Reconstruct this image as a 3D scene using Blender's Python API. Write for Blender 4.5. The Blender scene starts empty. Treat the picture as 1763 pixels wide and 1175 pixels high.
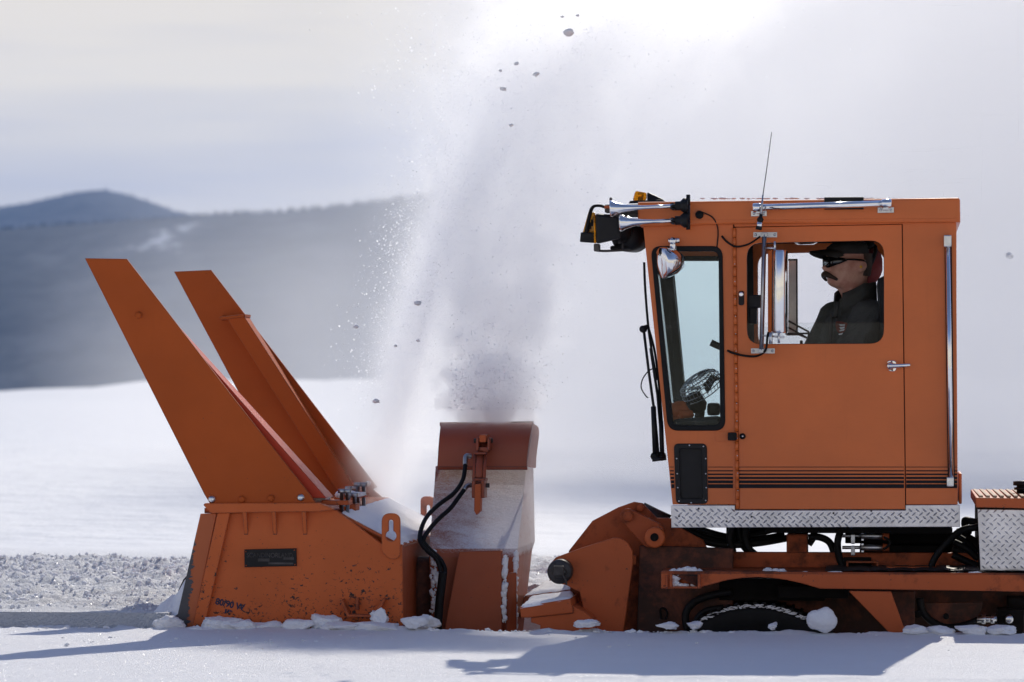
import bpy, bmesh, math, random
import numpy as np
from mathutils import Vector, Matrix, noise as mnoise
random.seed(7); np.random.seed(7)
S = bpy.context.scene
COL = S.collection

# ------------------------------------------------------------------ camera, sky, sun, exposure
PXW, PXH, FPX = 1763.0, 1175.0, 6000.0       # photograph size and focal length in its pixels
CX, HOR = 881.5, 665.0                       # principal column, horizon row
K = 0.75                                     # metres per modelling unit
YAW = 0.11                                   # the machine stands slightly turned
D0, H0 = 20.0, 1.4                           # machine distance / camera height in modelling units

cam = bpy.data.objects.new('camera', bpy.data.cameras.new('camera'))
COL.objects.link(cam); S.camera = cam
cam.location = (0, 0, H0*K); cam.rotation_euler = (math.pi/2, 0, 0)
cam.data.sensor_width = 36; cam.data.lens = FPX/PXW*36
cam.data.shift_y = (HOR-PXH/2)/PXW
cam.data.clip_start = 0.5; cam.data.clip_end = 60000
cam.data.dof.use_dof = True; cam.data.dof.focus_distance = 15.25; cam.data.dof.aperture_fstop = 4.0

S.view_settings.view_transform = 'Standard'; S.view_settings.look = 'None'
S.view_settings.gamma = 1; S.view_settings.exposure = 0.0
S.view_settings.use_curve_mapping = False
S.cycles.use_denoising = True
S.cycles.max_bounces = 40; S.cycles.volume_bounces = 36; S.cycles.diffuse_bounces = 4; S.cycles.glossy_bounces = 5; S.cycles.transmission_bounces = 8; S.cycles.transparent_max_bounces = 24
S.cycles.sample_clamp_indirect = 6; S.cycles.volume_step_rate = 2.0

SUN_AZ, SUN_EL = math.radians(14), math.radians(37)
TO_SUN = Vector((math.sin(SUN_AZ)*math.cos(SUN_EL), math.cos(SUN_AZ)*math.cos(SUN_EL), math.sin(SUN_EL)))
sun = bpy.data.objects.new('sun', bpy.data.lights.new('sun', 'SUN'))
COL.objects.link(sun); sun.rotation_euler = (-TO_SUN).to_track_quat('-Z', 'Y').to_euler()
sun.data.energy = 3.7; sun.data.angle = math.radians(0.53); sun.data.color = (1.0, 0.93, 0.81)

# small expression wrapper so node maths reads like maths (shader and geometry trees)
class X:
    def __init__(s, t, k): s.t, s.k = t, k
    def _m(s, op, *a, clamp=False):
        n = s.t.nodes.new('ShaderNodeMath'); n.operation = op; n.use_clamp = clamp
        for i, v in enumerate(a):
            if isinstance(v, X): s.t.links.new(v.k, n.inputs[i])
            else: n.inputs[i].default_value = v
        return X(s.t, n.outputs[0])
    def __add__(s, o): return s._m('ADD', s, o)
    __radd__ = __add__
    def __sub__(s, o): return s._m('SUBTRACT', s, o)
    def __rsub__(s, o): return s._m('SUBTRACT', o, s)
    def __mul__(s, o): return s._m('MULTIPLY', s, o)
    __rmul__ = __mul__
    def __truediv__(s, o): return s._m('DIVIDE', s, o)
    def __neg__(s): return s._m('MULTIPLY', s, -1.0)
    def pow(s, o): return s._m('POWER', s, o)
    def exp(s): return s._m('EXPONENT', s)
    def sqrt(s): return s._m('SQRT', s)
    def abs(s): return s._m('ABSOLUTE', s)
    def max(s, o): return s._m('MAXIMUM', s, o)
    def min(s, o): return s._m('MINIMUM', s, o)
    def sat(s): return s._m('ADD', s, 0.0, clamp=True)
    def step(s, lo, hi):                      # smoothstep
        n = s.t.nodes.new('ShaderNodeMapRange'); n.interpolation_type = 'SMOOTHSTEP'
        s.t.links.new(s.k, n.inputs[0])
        a, b, c, d = (lo, hi, 0, 1) if lo < hi else (hi, lo, 1, 0)
        for i, v in zip((1, 2, 3, 4), (a, b, c, d)): n.inputs[i].default_value = v
        return X(s.t, n.outputs[0])
    def curve(s, pts, lo, hi):                # piecewise curve of s; pts = [(x, y)], any range
        ys = [p[1] for p in pts]; y0, y1 = min(ys), max(ys)+1e-6
        n = s.t.nodes.new('ShaderNodeFloatCurve'); c = n.mapping.curves[0]
        q = [((x-lo)/(hi-lo), (y-y0)/(y1-y0)) for x, y in sorted(pts)]
        while len(c.points) < len(q): c.points.new(0.5, 0.5)
        for p, (x, y) in zip(c.points, q): p.location = (x, y); p.handle_type = 'AUTO'
        n.mapping.update()
        s.t.links.new(((s-lo)/(hi-lo)).sat().k, n.inputs['Value'])
        return X(s.t, n.outputs[0])*(y1-y0)+y0

def vec(t, a, b, c):
    n = t.nodes.new('ShaderNodeCombineXYZ')
    for i, v in enumerate((a, b, c)):
        if isinstance(v, X): t.links.new(v.k, n.inputs[i])
        else: n.inputs[i].default_value = v
    return n.outputs[0]
def sep(t, sock):
    n = t.nodes.new('ShaderNodeSeparateXYZ'); t.links.new(sock, n.inputs[0])
    return [X(t, o) for o in n.outputs]
def noise_x(t, vecsock, scale=5, detail=4, rough=.55, dist=0.0, color=False):
    n = t.nodes.new('ShaderNodeTexNoise'); n.inputs['Scale'].default_value = scale
    n.inputs['Detail'].default_value = detail; n.inputs['Roughness'].default_value = rough
    n.inputs['Distortion'].default_value = dist
    t.links.new(vecsock, n.inputs['Vector'])
    return n.outputs['Color'] if color else X(t, n.outputs[0])
def mixc(t, fac, a, b):
    n = t.nodes.new('ShaderNodeMix'); n.data_type = 'RGBA'
    for sock, v in ((n.inputs[0], fac), (n.inputs[6], a), (n.inputs[7], b)):
        if isinstance(v, X): t.links.new(v.k, sock)
        elif hasattr(v, 'is_linked') or isinstance(v, bpy.types.NodeSocket): t.links.new(v, sock)
        elif isinstance(v, tuple): sock.default_value = (*v, 1)
        else: sock.default_value = v
    return n.outputs[2]

W = bpy.data.worlds.new('World'); S.world = W; W.use_nodes = True
wt = W.node_tree; wt.nodes.clear()
sky = wt.nodes.new('ShaderNodeTexSky'); sky.sky_type = 'NISHITA'; sky.sun_disc = False
sky.sun_elevation = SUN_EL; sky.sun_rotation = SUN_AZ; sky.altitude = 2000; sky.dust_density = 0.6; sky.ozone_density = 3.0
tc = wt.nodes.new('ShaderNodeTexCoord')
sx, sy, sz = sep(wt, tc.outputs['Generated'])
zz = sz.max(0.0)
az = sx/((sx*sx+sy*sy).sqrt()+1e-4)
band = noise_x(wt, vec(wt, sx*4.0, sy*4.0, zz*42.0), 1.0, 3, .5)
band2 = noise_x(wt, vec(wt, sx*9.0+5.0, sy*9.0, zz*90.0), 1.0, 2, .5)
# veil of high cloud: thick towards the horizon, thinning to blue overhead
cover = (1.0 - zz.step(0.10, 0.42)*0.93)*0.9
tone = (band*0.75+band2*0.25).step(0.33, 0.64)
bump_ = ((zz-0.086)/0.03)
cl = mixc(wt, ((zz.step(0.060, 0.086))*0.85+(1.0-zz.step(.044, .066))*.5+(tone-.5)*.55).sat(), (4.8, 4.5, 4.6), (8.3, 7.2, 5.35))
tint = wt.nodes.new('ShaderNodeMix'); tint.data_type = 'RGBA'; tint.blend_type = 'MULTIPLY'; tint.inputs[0].default_value = 1
wt.links.new(sky.outputs[0], tint.inputs[6]); tint.inputs[7].default_value = (.88, .97, 1.14, 1)
out = mixc(wt, cover, tint.outputs[2], cl)
bg = wt.nodes.new('ShaderNodeBackground'); bg.inputs[1].default_value = 0.12
wt.links.new(out, bg.inputs[0])
wo = wt.nodes.new('ShaderNodeOutputWorld'); wt.links.new(bg.outputs[0], wo.inputs[0])

# ------------------------------------------------------------------ frame of the machine
M = Matrix.Translation((0, D0*K, 0)) @ Matrix.Rotation(-YAW, 4, 'Z') @ Matrix.Scale(K, 4)
ca, sa = math.cos(YAW), math.sin(YAW)
def pt(px, py, v):
    """photo pixel -> (u, v, w) on the machine's upright plane at lateral depth v"""
    kx, kz = (px-CX)/FPX, (HOR-py)/FPX
    s = (v+D0*ca)/(kx*sa+ca)
    return Vector((s*kx*ca-(s-D0)*sa, v, H0+s*kz))
def uw(poly, v): return [(p.x, p.z) for p in (pt(x, y, v) for x, y in poly)]

# ------------------------------------------------------------------ materials
MAT = {}
def new_mat(name):
    m = bpy.data.materials.new(name); m.use_nodes = True; MAT[name] = m
    t = m.node_tree; b = t.nodes['Principled BSDF']
    c = t.nodes.new('ShaderNodeTexCoord')
    return m, t, b, c.outputs['Object']
def setc(t, b, c):
    if isinstance(c, tuple): b.inputs['Base Color'].default_value = (*c, 1)
    else: t.links.new(c, b.inputs['Base Color'])
def setv(t, b, name, v):
    if isinstance(v, X): t.links.new(v.k, b.inputs[name])
    else: b.inputs[name].default_value = v
def bump(t, b, h, strength=.3, dist=.01):
    n = t.nodes.new('ShaderNodeBump'); n.inputs['Strength'].default_value = strength
    n.inputs['Distance'].default_value = dist
    t.links.new(h.k, n.inputs['Height']); t.links.new(n.outputs[0], b.inputs['Normal'])
def simple(name, col, rough=.5, metal=0.0, spec=.5, var=.15, coat=0.0, bscale=60):
    m, t, b, o = new_mat(name)
    n = noise_x(t, o, 9, 4, .6)
    d = tuple(c*(1-var) for c in col); l = tuple(min(1, c*(1+var)) for c in col)
    setc(t, b, mixc(t, n.step(.3, .7), d, l))
    setv(t, b, 'Roughness', (noise_x(t, o, 25, 3)*.25+(rough-.12)).sat())
    setv(t, b, 'Metallic', metal); setv(t, b, 'Specular IOR Level', spec); setv(t, b, 'Coat Weight', coat)
    return m
def paint(name, base=(.50, .115, .016), chips=0.0, low=0.0, dirt=0.0, rough=.4, coat=.25, frost=0.0, var=1.0, spec=.4):
    """orange enamel with wear: chips to dark steel, more of them near the ground (low), grime, frost"""
    m, t, b, o = new_mat(name)
    x, y, z = sep(t, o)
    n1 = noise_x(t, o, 2.2, 4, .55); n2 = noise_x(t, vec(t, x*3.0, y*3.0, z*14.0), 6, 4, .65)
    c = mixc(t, ((n1-.5)*1.6*var+.5).sat(), tuple(v*.86 for v in base), tuple(v*1.12 for v in base))
    c = mixc(t, n2.step(.55, .8)*.18*var, c, tuple(v*.7 for v in base))
    rg = X(t, noise_x(t, o, 14, 3).k)*.2+(rough-.1)
    hgt = n2*.2+noise_x(t, o, 1.7, 2, .4)*(9.0 if name == 'cab_paint' else 2.0)
    c = mixc(t, noise_x(t, vec(t, x*9.0, y, z*.7), 2.0, 5, .65).step(.56, .85)*.22, c, tuple(v*.62 for v in base))
    if dirt:
        g = noise_x(t, o, 3.1, 6, .68, .6)*.65+noise_x(t, o, 17, 5, .7)*.35
        gm = g.step(.62-.32*dirt, .74-.2*dirt)
        c = mixc(t, gm*min(1, .55+.4*dirt), c, (.030, .017, .013)); rg = rg+gm*.2
    if chips:
        cn = noise_x(t, vec(t, x*1.0, y, z*1.2), 42, 6, .68, .5)
        big = noise_x(t, o, 3.0, 2, .5)
        ht = (0.62 - z)*1.2
        thr = 0.715 - .045*chips - low*ht.sat()*.10 - (big-.5)*.16
        cm = (cn-thr)._m('GREATER_THAN', cn-thr, 0.0)
        sc = noise_x(t, vec(t, x*2.2+z*5.0, y, z*16.0-x*7.0), 5, 5, .7).max(noise_x(t, vec(t, x*24.0+z*2.0, y, z*3.0), 3, 5, .7)-.01)
        scv = sc+(big-.5)*.14+ht.sat()*.06*low
        sm = scv._m('GREATER_THAN', scv, .755-.03*chips)
        cm = cm.max(sm)
        bv = t.nodes.new('ShaderNodeBevel'); bv.samples = 4; bv.inputs['Radius'].default_value = .009
        ge0 = t.nodes.new('ShaderNodeNewGeometry'); dt = t.nodes.new('ShaderNodeVectorMath'); dt.operation = 'DOT_PRODUCT'
        t.links.new(bv.outputs[0], dt.inputs[0]); t.links.new(ge0.outputs['Normal'], dt.inputs[1])
        edge_ = (1.0-X(t, dt.outputs['Value']))*3.0+(cn-.5)*1.5+(big-.5)*.8
        em = (edge_-.42)._m('GREATER_THAN', edge_-.42, 0.0); cm = cm.max(em)
        c = mixc(t, cm, c, mixc(t, noise_x(t, o, 31, 2), (.018, .014, .013), (.075, .062, .058)))
        rg = rg+cm*.15; hgt = hgt-cm*.6
    if frost:
        ge = t.nodes.new('ShaderNodeNewGeometry'); nz = sep(t, ge.outputs['Normal'])
        fine = noise_x(t, o, 95, 5, .75); mid = noise_x(t, vec(t, x*.8, y, z*1.6), 9, 6, .7, .4)
        f = fine*.30+mid*.45+nz[2].max(0.0)*.42+nz[0].max(0.0)*.30-.22
        if name == 'chute_paint': f = f+(x+.20)*.55+fine*.2+.05+z.step(.42, .30)*-.9
        fm = (f.step(.78-.5*frost, .98-.30*frost))
        c = mixc(t, fm*.9, c, (.82, .83, .86)); rg = rg+fm*.3
        hgt = hgt+fm*1.0+noise_x(t, o, 45, 5, .7)*fm*1.4+(noise_x(t, o, 26, 6, .75)*fm*9.0 if name == 'chute_paint' else 0.0)
    b.inputs['Specular IOR Level'].default_value = spec
    setc(t, b, c); setv(t, b, 'Roughness', rg.sat()); setv(t, b, 'Coat Weight', coat); setv(t, b, 'Coat Roughness', .22)
    bump(t, b, hgt, .35, .006)
    return m
paint('cab_paint', (.62, .135, .024), chips=0, rough=.42, coat=.28, var=1.0, spec=.35)
paint('wing_paint', (.42, .080, .012), chips=.3, rough=.6, coat=0, spec=.2)
paint('blower_paint', (.58, .128, .032), chips=.7, low=1.6, rough=.55, coat=0, spec=.25)
paint('sunlit_brace_paint', (.50, .050, .018), chips=.5, rough=.5, coat=0, spec=.25)  # near brace: the red of its sunlit side is put into the colour
paint('frame_paint', (.48, .104, .030), chips=1.1, dirt=.30, rough=.55, coat=0, spec=.25)
paint('grimy_paint', (.38, .078, .022), chips=.3, dirt=.62, rough=.6, coat=0, spec=.25)
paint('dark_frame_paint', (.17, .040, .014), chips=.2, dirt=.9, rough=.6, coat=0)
paint('hood_paint', (.30, .065, .028), chips=.5, rough=.5, coat=.05, frost=.22)
paint('chute_paint', (.33, .080, .030), chips=.4, rough=.55, coat=0, frost=.85)
paint('chute_low_paint', (.33, .066, .018), chips=.7, rough=.55, coat=0, frost=.1)
simple('black_rubber', (.006, .006, .007), .6, spec=.22)
simple('black_plastic', (.008, .008, .010), .45, spec=.25)
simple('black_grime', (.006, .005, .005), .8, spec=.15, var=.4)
simple('chrome', (.80, .81, .83), .10, 1.0, var=.04)
simple('steel', (.42, .43, .45), .36, 1.0)
simple('zinc', (.62, .64, .67), .3, 1.0)
simple('dark_steel', (.06, .055, .055), .5, .6, var=.4)
simple('aluminium', (.66, .65, .66), .42, .85, var=.12)
simple('stripe_black', (.005, .005, .009), .5, spec=.2)
simple('headrest_red', (.16, .020, .022), .85)
simple('seat_black', (.010, .010, .012), .8)
m, t, b, o = new_mat('jacket_cloth'); x_, y_, z_ = sep(t, o)
fold = noise_x(t, vec(t, x_+z_*.8, y_, z_*.55), 9, 4, .55, .8)
setc(t, b, mixc(t, fold, (.046, .047, .043), (.088, .088, .080))); b.inputs['Roughness'].default_value = .85; b.inputs['Specular IOR Level'].default_value = .25
bump(t, b, fold+noise_x(t, o, 60, 2)*.06, .9, .03)
simple('cap_cloth', (.042, .038, .035), .92, spec=.2)
simple('moustache_hair', (.045, .026, .018), .8)
m, t, b, o = new_mat('skin')
setc(t, b, mixc(t, noise_x(t, o, 16, 5, .6).step(.35, .68), (.66, .37, .28), (.50, .22, .165))); b.inputs['Roughness'].default_value = .5; b.inputs['Specular IOR Level'].default_value = .35
bump(t, b, noise_x(t, o, 70, 4)+noise_x(t, o, 18, 3)*2.0, .35, .004)
simple('sunglass_lens', (.006, .006, .007), .08, spec=.8)
simple('earplug_yellow', (.75, .45, .05), .6)
simple('trousers_cloth', (.03, .032, .028), .9)
simple('patch_brown', (.20, .045, .025), .8)
simple('patch_white', (.70, .70, .68), .8)
simple('pen_blue', (.008, .010, .045), .55)
simple('wood_rail', (.35, .25, .17), .7)
def grain_mat():
    m, t, b, o = new_mat('snow_grain'); t.nodes.remove(b)
    d = t.nodes.new('ShaderNodeBsdfTranslucent'); d.inputs[0].default_value = (.92, .93, .96, 1)
    e = t.nodes.new('ShaderNodeBsdfDiffuse'); e.inputs[0].default_value = (.9, .91, .94, 1)
    mx = t.nodes.new('ShaderNodeMixShader'); mx.inputs[0].default_value = .2
    t.links.new(d.outputs[0], mx.inputs[1]); t.links.new(e.outputs[0], mx.inputs[2]); t.links.new(mx.outputs[0], t.nodes['Material Output'].inputs[0])
grain_mat()
simple('lump_orange', (.45, .10, .03), .8)
simple('mirror_glass', (.85, .87, .88), .03, 1.0, var=.01)
def amber(name, col, tr):
    m, t, b, o = new_mat(name)
    setc(t, b, col); b.inputs['Transmission Weight'].default_value = tr; b.inputs['Roughness'].default_value = .18
    b.inputs['IOR'].default_value = 1.2
    return m
amber('amber_lens', (.95, .36, .01), .75)
simple('amber_plate', (.78, .36, .02), .35)
def glass(name, tint):
    m, t, b, o = new_mat(name); t.nodes.remove(b)
    tr = t.nodes.new('ShaderNodeBsdfTransparent'); tr.inputs[0].default_value = (*tint, 1)
    gl = t.nodes.new('ShaderNodeBsdfGlossy'); gl.inputs['Roughness'].default_value = .02
    fr = t.nodes.new('ShaderNodeFresnel'); fr.inputs[0].default_value = 1.22
    dirt = noise_x(t, o, 7, 5, .7).step(.55, .85)*.06
    df = t.nodes.new('ShaderNodeBsdfDiffuse'); df.inputs[0].default_value = (.6, .6, .6, 1)
    m1 = t.nodes.new('ShaderNodeMixShader'); t.links.new(fr.outputs[0], m1.inputs[0])
    t.links.new(tr.outputs[0], m1.inputs[1]); t.links.new(gl.outputs[0], m1.inputs[2])
    m2 = t.nodes.new('ShaderNodeMixShader'); t.links.new(dirt.k, m2.inputs[0])
    t.links.new(m1.outputs[0], m2.inputs[1]); t.links.new(df.outputs[0], m2.inputs[2])
    t.links.new(m2.outputs[0], t.nodes['Material Output'].inputs[0])
glass('teal_glass', (.92, .975, .975)); glass('clear_glass', (.95, .96, .96))
def snow_mat(name, glint=.012, bs=30.0, bstr=.5, bdist=.02, col=(.865, .875, .905)):
    m, t, b, o = new_mat(name)
    setc(t, b, mixc(t, noise_x(t, o, 4, 4), tuple(c*.97 for c in col), tuple(min(1, c*1.03) for c in col)))
    b.inputs['Roughness'].default_value = .7; b.inputs['Specular IOR Level'].default_value = .25
    h = noise_x(t, o, bs, 6, .7)*.6+noise_x(t, o, bs*5, 3, .6)*.4
    yy = sep(t, o)[1]
    if name == 'snow_rough': h = h*yy.step(9.0, 5.0)+noise_x(t, o, .8, 5, .6)*yy.step(5.0, 12.0)*4.0
    bump(t, b, h, bstr, bdist)
    vo = t.nodes.new('ShaderNodeTexVoronoi'); vo.inputs['Scale'].default_value = 240; t.links.new(o, vo.inputs['Vector'])
    r, g, bb = sep(t, vo.outputs['Color'])
    msk = r._m('GREATER_THAN', r, 1-glint)*(X(t, vo.outputs['Distance'])-g*.25).step(.22, .14)
    ge = t.nodes.new('ShaderNodeNewGeometry'); nx, ny, nz = sep(t, ge.outputs['Normal'])
    gv = vec(t, nx+(g-.5)*1.3, ny+(bb-.5)*1.3, nz+0.0)
    nn = t.nodes.new('ShaderNodeVectorMath'); nn.operation = 'NORMALIZE'; t.links.new(gv, nn.inputs[0])
    gl = t.nodes.new('ShaderNodeBsdfGlossy'); gl.inputs['Roughness'].default_value = .38
    gl.inputs[0].default_value = (.9, .9, .92, 1); t.links.new(nn.outputs[0], gl.inputs['Normal'])
    mx = t.nodes.new('ShaderNodeMixShader'); t.links.new(msk.k, mx.inputs[0])
    t.links.new(b.outputs[0], mx.inputs[1]); t.links.new(gl.outputs[0], mx.inputs[2])
    t.links.new(mx.outputs[0], t.nodes['Material Output'].inputs[0])
    return m
snow_mat('snow', .025, 60, .75, .016); snow_mat('snow_rough', .01, 22, .9, .04, (.77, .785, .81)); snow_mat('snow_lump', .004, 14, .6, .03)
# worn cutting edge: paint scraped to steel along its front
def worn_edge():
    m, t, b, o = new_mat('worn_edge_paint'); x, y, z = sep(t, o)
    a0, a1 = pt(345, 885, 0), pt(300, 1083, 0)
    sl = (a1.x-a0.x)/(a1.z-a0.z)
    d = (x-(a0.x+(z-a0.z)*sl))/.10
    n = noise_x(t, vec(t, x*4.0, y, z*22.0), 2.2, 5, .65)
    lim = (0.52-z)*1.55+(n-.5)*1.1
    cm = (lim-d).step(-.02, .03)
    n1 = noise_x(t, o, 6, 4)
    c = mixc(t, cm, mixc(t, n1, (.40, .085, .02), (.48, .11, .022)), mixc(t, noise_x(t, o, 18, 4), (.035, .035, .042), (.075, .075, .085)))
    setc(t, b, c); b.inputs['Roughness'].default_value = .5; bump(t, b, -cm, .4, .004)
worn_edge()

# ------------------------------------------------------------------ mesh builder
class MB:
    """collects shapes (in machine units) and links them as ONE mesh object"""
    def __init__(s): s.v, s.f, s.sm = [], [], []
    def add(s, vs, fs, smooth=False):
        k = len(s.v); s.v += [tuple(p) for p in vs]; s.f += [tuple(i+k for i in f) for f in fs]
        s.sm += [smooth]*len(fs); return s
    def from_bm(s, bm, smooth=False):
        bm.verts.ensure_lookup_table(); bm.verts.index_update()
        s.add([v.co.copy() for v in bm.verts], [[v.index for v in f.verts] for f in bm.faces], smooth); bm.free(); return s
    def hexa(s, c, bev=0.0):
        """8 corners: bottom quad then top quad"""
        bm = bmesh.new(); vs = [bm.verts.new(p) for p in c]
        for f in ((0, 1, 2, 3), (7, 6, 5, 4), (0, 4, 5, 1), (1, 5, 6, 2), (2, 6, 7, 3), (3, 7, 4, 0)): bm.faces.new([vs[i] for i in f])
        bmesh.ops.recalc_face_normals(bm, faces=bm.faces)
        if bev: bmesh.ops.bevel(bm, geom=bm.edges[:], offset=bev, segments=2, profile=.6, affect='EDGES', clamp_overlap=True)
        return s.from_bm(bm)
    def box(s, u0, u1, v0, v1, w0, w1, bev=.006):
        return s.hexa([(u0, v0, w0), (u1, v0, w0), (u1, v1, w0), (u0, v1, w0), (u0, v0, w1), (u1, v0, w1), (u1, v1, w1), (u0, v1, w1)], bev)
    def pbox(s, x0, y0, x1, y1, v0, v1, bev=.006):
        a, b = pt(x0, y1, v0), pt(x1, y0, v0)
        return s.box(a.x, b.x, v0, v1, a.z, b.z, bev)
    def plate(s, poly, v0, v1, holes=(), bev=.004):
        """flat polygon in (u, w) with holes, thick from v0 to v1"""
        cu = bpy.data.curves.new('tmp', 'CURVE'); cu.dimensions = '2D'; cu.fill_mode = 'BOTH'
        for pl in [poly, *holes]:
            sp = cu.splines.new('POLY'); sp.points.add(len(pl)-1); sp.use_cyclic_u = True
            for p, (a, b) in zip(sp.points, pl): p.co = (a, b, 0, 1)
        bev = min(bev, abs(v1-v0)*.45)
        cu.extrude = abs(v1-v0)/2-bev; cu.bevel_depth = bev; cu.offset = -bev; cu.bevel_resolution = 1
        ob = bpy.data.objects.new('tmp', cu); me = ob.to_mesh()
        bm = bmesh.new(); bm.from_mesh(me); ob.to_mesh_clear()
        bpy.data.objects.remove(ob); bpy.data.curves.remove(cu)
        vm = (v0+v1)/2
        for q in bm.verts: q.co = (q.co.x, vm-q.co.z, q.co.y)
        bmesh.ops.remove_doubles(bm, verts=bm.verts, dist=1e-5)
        bmesh.ops.recalc_face_normals(bm, faces=bm.faces)
        return s.from_bm(bm)
    def pplate(s, poly, v0, v1, holes=(), bev=.004, r=0):
        h = [uw(q, v0) for q in holes]
        return s.plate(uw(rp(poly, r) if r else poly, v0), v0, v1, h, bev)
    def tube(s, pts, r, n=8, smooth_path=True, cap=True, taper=None):
        P = [Vector(p) for p in pts]
        if smooth_path and len(P) > 2: P = catmull(P, 6)
        t0 = (P[1]-P[0]).normalized(); up = Vector((0, 0, 1)) if abs(t0.z) < .9 else Vector((1, 0, 0))
        x = t0.cross(up).normalized(); vs = []; prev = t0
        for i, p in enumerate(P):
            t = (P[min(i+1, len(P)-1)]-P[max(i-1, 0)]).normalized()
            x = (x-t*x.dot(t)).normalized(); y = t.cross(x)
            rr = r if taper is None else r+(taper-r)*i/(len(P)-1)
            vs += [p+(x*math.cos(a)+y*math.sin(a))*rr for a in (2*math.pi*k/n for k in range(n))]
        fs = [(i*n+k, i*n+(k+1) % n, (i+1)*n+(k+1) % n, (i+1)*n+k) for i in range(len(P)-1) for k in range(n)]
        if cap: fs += [tuple(range(n))[::-1], tuple((len(P)-1)*n+k for k in range(n))]
        return s.add(vs, fs, True)
    def lathe(s, o, axis, prof, n=24):
        """prof = [(radius, distance along axis)]"""
        o = Vector(o); ax = Vector(axis).normalized(); up = Vector((0, 0, 1)) if abs(ax.z) < .9 else Vector((1, 0, 0))
        x = ax.cross(up).normalized(); y = ax.cross(x); vs, fs = [], []
        for r, h in prof: vs += [o+ax*h+(x*math.cos(a)+y*math.sin(a))*max(r, 1e-5) for a in (2*math.pi*k/n for k in range(n))]
        for i in range(len(prof)-1):
            fs += [(i*n+k, i*n+(k+1) % n, (i+1)*n+(k+1) % n, (i+1)*n+k) for k in range(n)]
        fs += [tuple(range(n)), tuple((len(prof)-1)*n+k for k in range(n))]
        return s.add(vs, fs, True)
    def disc(s, px, py, rpx, v0, v1, n=24, bev=.15):
        """a round boss whose face looks at the near side"""
        c = pt(px, py, v0); r = rpx*(20.2+v0)/FPX; d = v1-v0; e = min(abs(d), r)*bev
        return s.lathe(c, (0, 1, 0), [(0, 0), (r-e, 0), (r, e), (r, d)], n)
    def ico(s, c, r, sub=2, amp=0.25, sc=None, seed=0, fr=1.6):
        bm = bmesh.new(); bmesh.ops.create_icosphere(bm, subdivisions=sub, radius=1)
        sc = sc or (1, 1, 1); of = Vector((seed*3.7, seed*1.3, seed*7.1))
        for q in bm.verts:
            d = 1+amp*mnoise.noise(q.co*fr+of)+amp*.5*mnoise.noise(q.co*fr*2.7+of)
            q.co = Vector(c)+Vector((q.co.x*sc[0], q.co.y*sc[1], q.co.z*sc[2]))*r*d
        return s.from_bm(bm, True)
    def sheet(s, rows, smooth=True, thick=0.0):
        n = len(rows[0]); vs = [p for r in rows for p in r]
        fs = [(i*n+k, i*n+k+1, (i+1)*n+k+1, (i+1)*n+k) for i in range(len(rows)-1) for k in range(n-1)]
        return s.add(vs, fs, smooth)
    def build(s, name, mat, parent=None, frame=True, recalc=True, **tags):
        me = bpy.data.meshes.new(name); me.from_pydata([tuple(p) for p in s.v], [], s.f)
        me.polygons.foreach_set('use_smooth', s.sm)
        for mm in (mat if isinstance(mat, (list, tuple)) else [mat]): me.materials.append(MAT[mm])
        if recalc:
            bm = bmesh.new(); bm.from_mesh(me); bmesh.ops.recalc_face_normals(bm, faces=bm.faces); bm.to_mesh(me); bm.free()
        me.update()
        o = bpy.data.objects.new(name, me); COL.objects.link(o)
        if parent is not None:
            o.parent = parent
            if parent.parent is None and 'base' in parent: o.location = -Vector(parent['base'])
        elif frame: o.matrix_world = M
        for k, v in tags.items(): o[k] = v
        return o
def rp(poly, r, n=6):
    """round a polygon's corners"""
    out = []; L = len(poly); P = [Vector(p) for p in poly]
    for i in range(L):
        a, b, c = P[i-1], P[i], P[(i+1) % L]
        d1, d2 = (a-b), (c-b); rr = min(r, d1.length*.48, d2.length*.48)
        s0, s1 = b+d1.normalized()*rr, b+d2.normalized()*rr
        for k in range(n+1):
            t = k/n; out.append(tuple((1-t)**2*s0+2*t*(1-t)*b+t*t*s1))
    return out
def inset(poly, d):
    c = Vector((sum(p[0] for p in poly)/len(poly), sum(p[1] for p in poly)/len(poly)))
    w = (max(p[0] for p in poly)-min(p[0] for p in poly))/2; h = (max(p[1] for p in poly)-min(p[1] for p in poly))/2
    return [(c.x+(p[0]-c.x)*(w-d)/w, c.y+(p[1]-c.y)*(h-d)/h) for p in poly]
def catmull(P, k):
    out = []
    for i in range(len(P)-1):
        a, b, c, d = P[max(i-1, 0)], P[i], P[i+1], P[min(i+2, len(P)-1)]
        for j in range(k):
            t = j/k; out.append(.5*((2*b)+(c-a)*t+(2*a-5*b+4*c-d)*t*t+(3*b-a-3*c+d)*t**3))
    return out+[P[-1]]
def thing(name, label, cat, base, group=None):
    o = bpy.data.objects.new(name, None); COL.objects.link(o)
    o.empty_display_size = .2
    o.matrix_world = M @ Matrix.Translation(base); o['base'] = tuple(base)
    o['label'] = label; o['category'] = cat
    if group: o['group'] = group
    return o
def path(pts): return [pt(x, y, v) for x, y, v in pts]
def bolt(mb, px, py, v, r, h=.025):
    c = pt(px, py, v); R = r*(20.2+v)/FPX
    mb.lathe(c, (0, -1, 0), [(R*1.25, 0), (R*1.25, h*.25), (R, h*.3), (R, h*.85), (R*.8, h)], 6 if r < 3 else 12)
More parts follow.
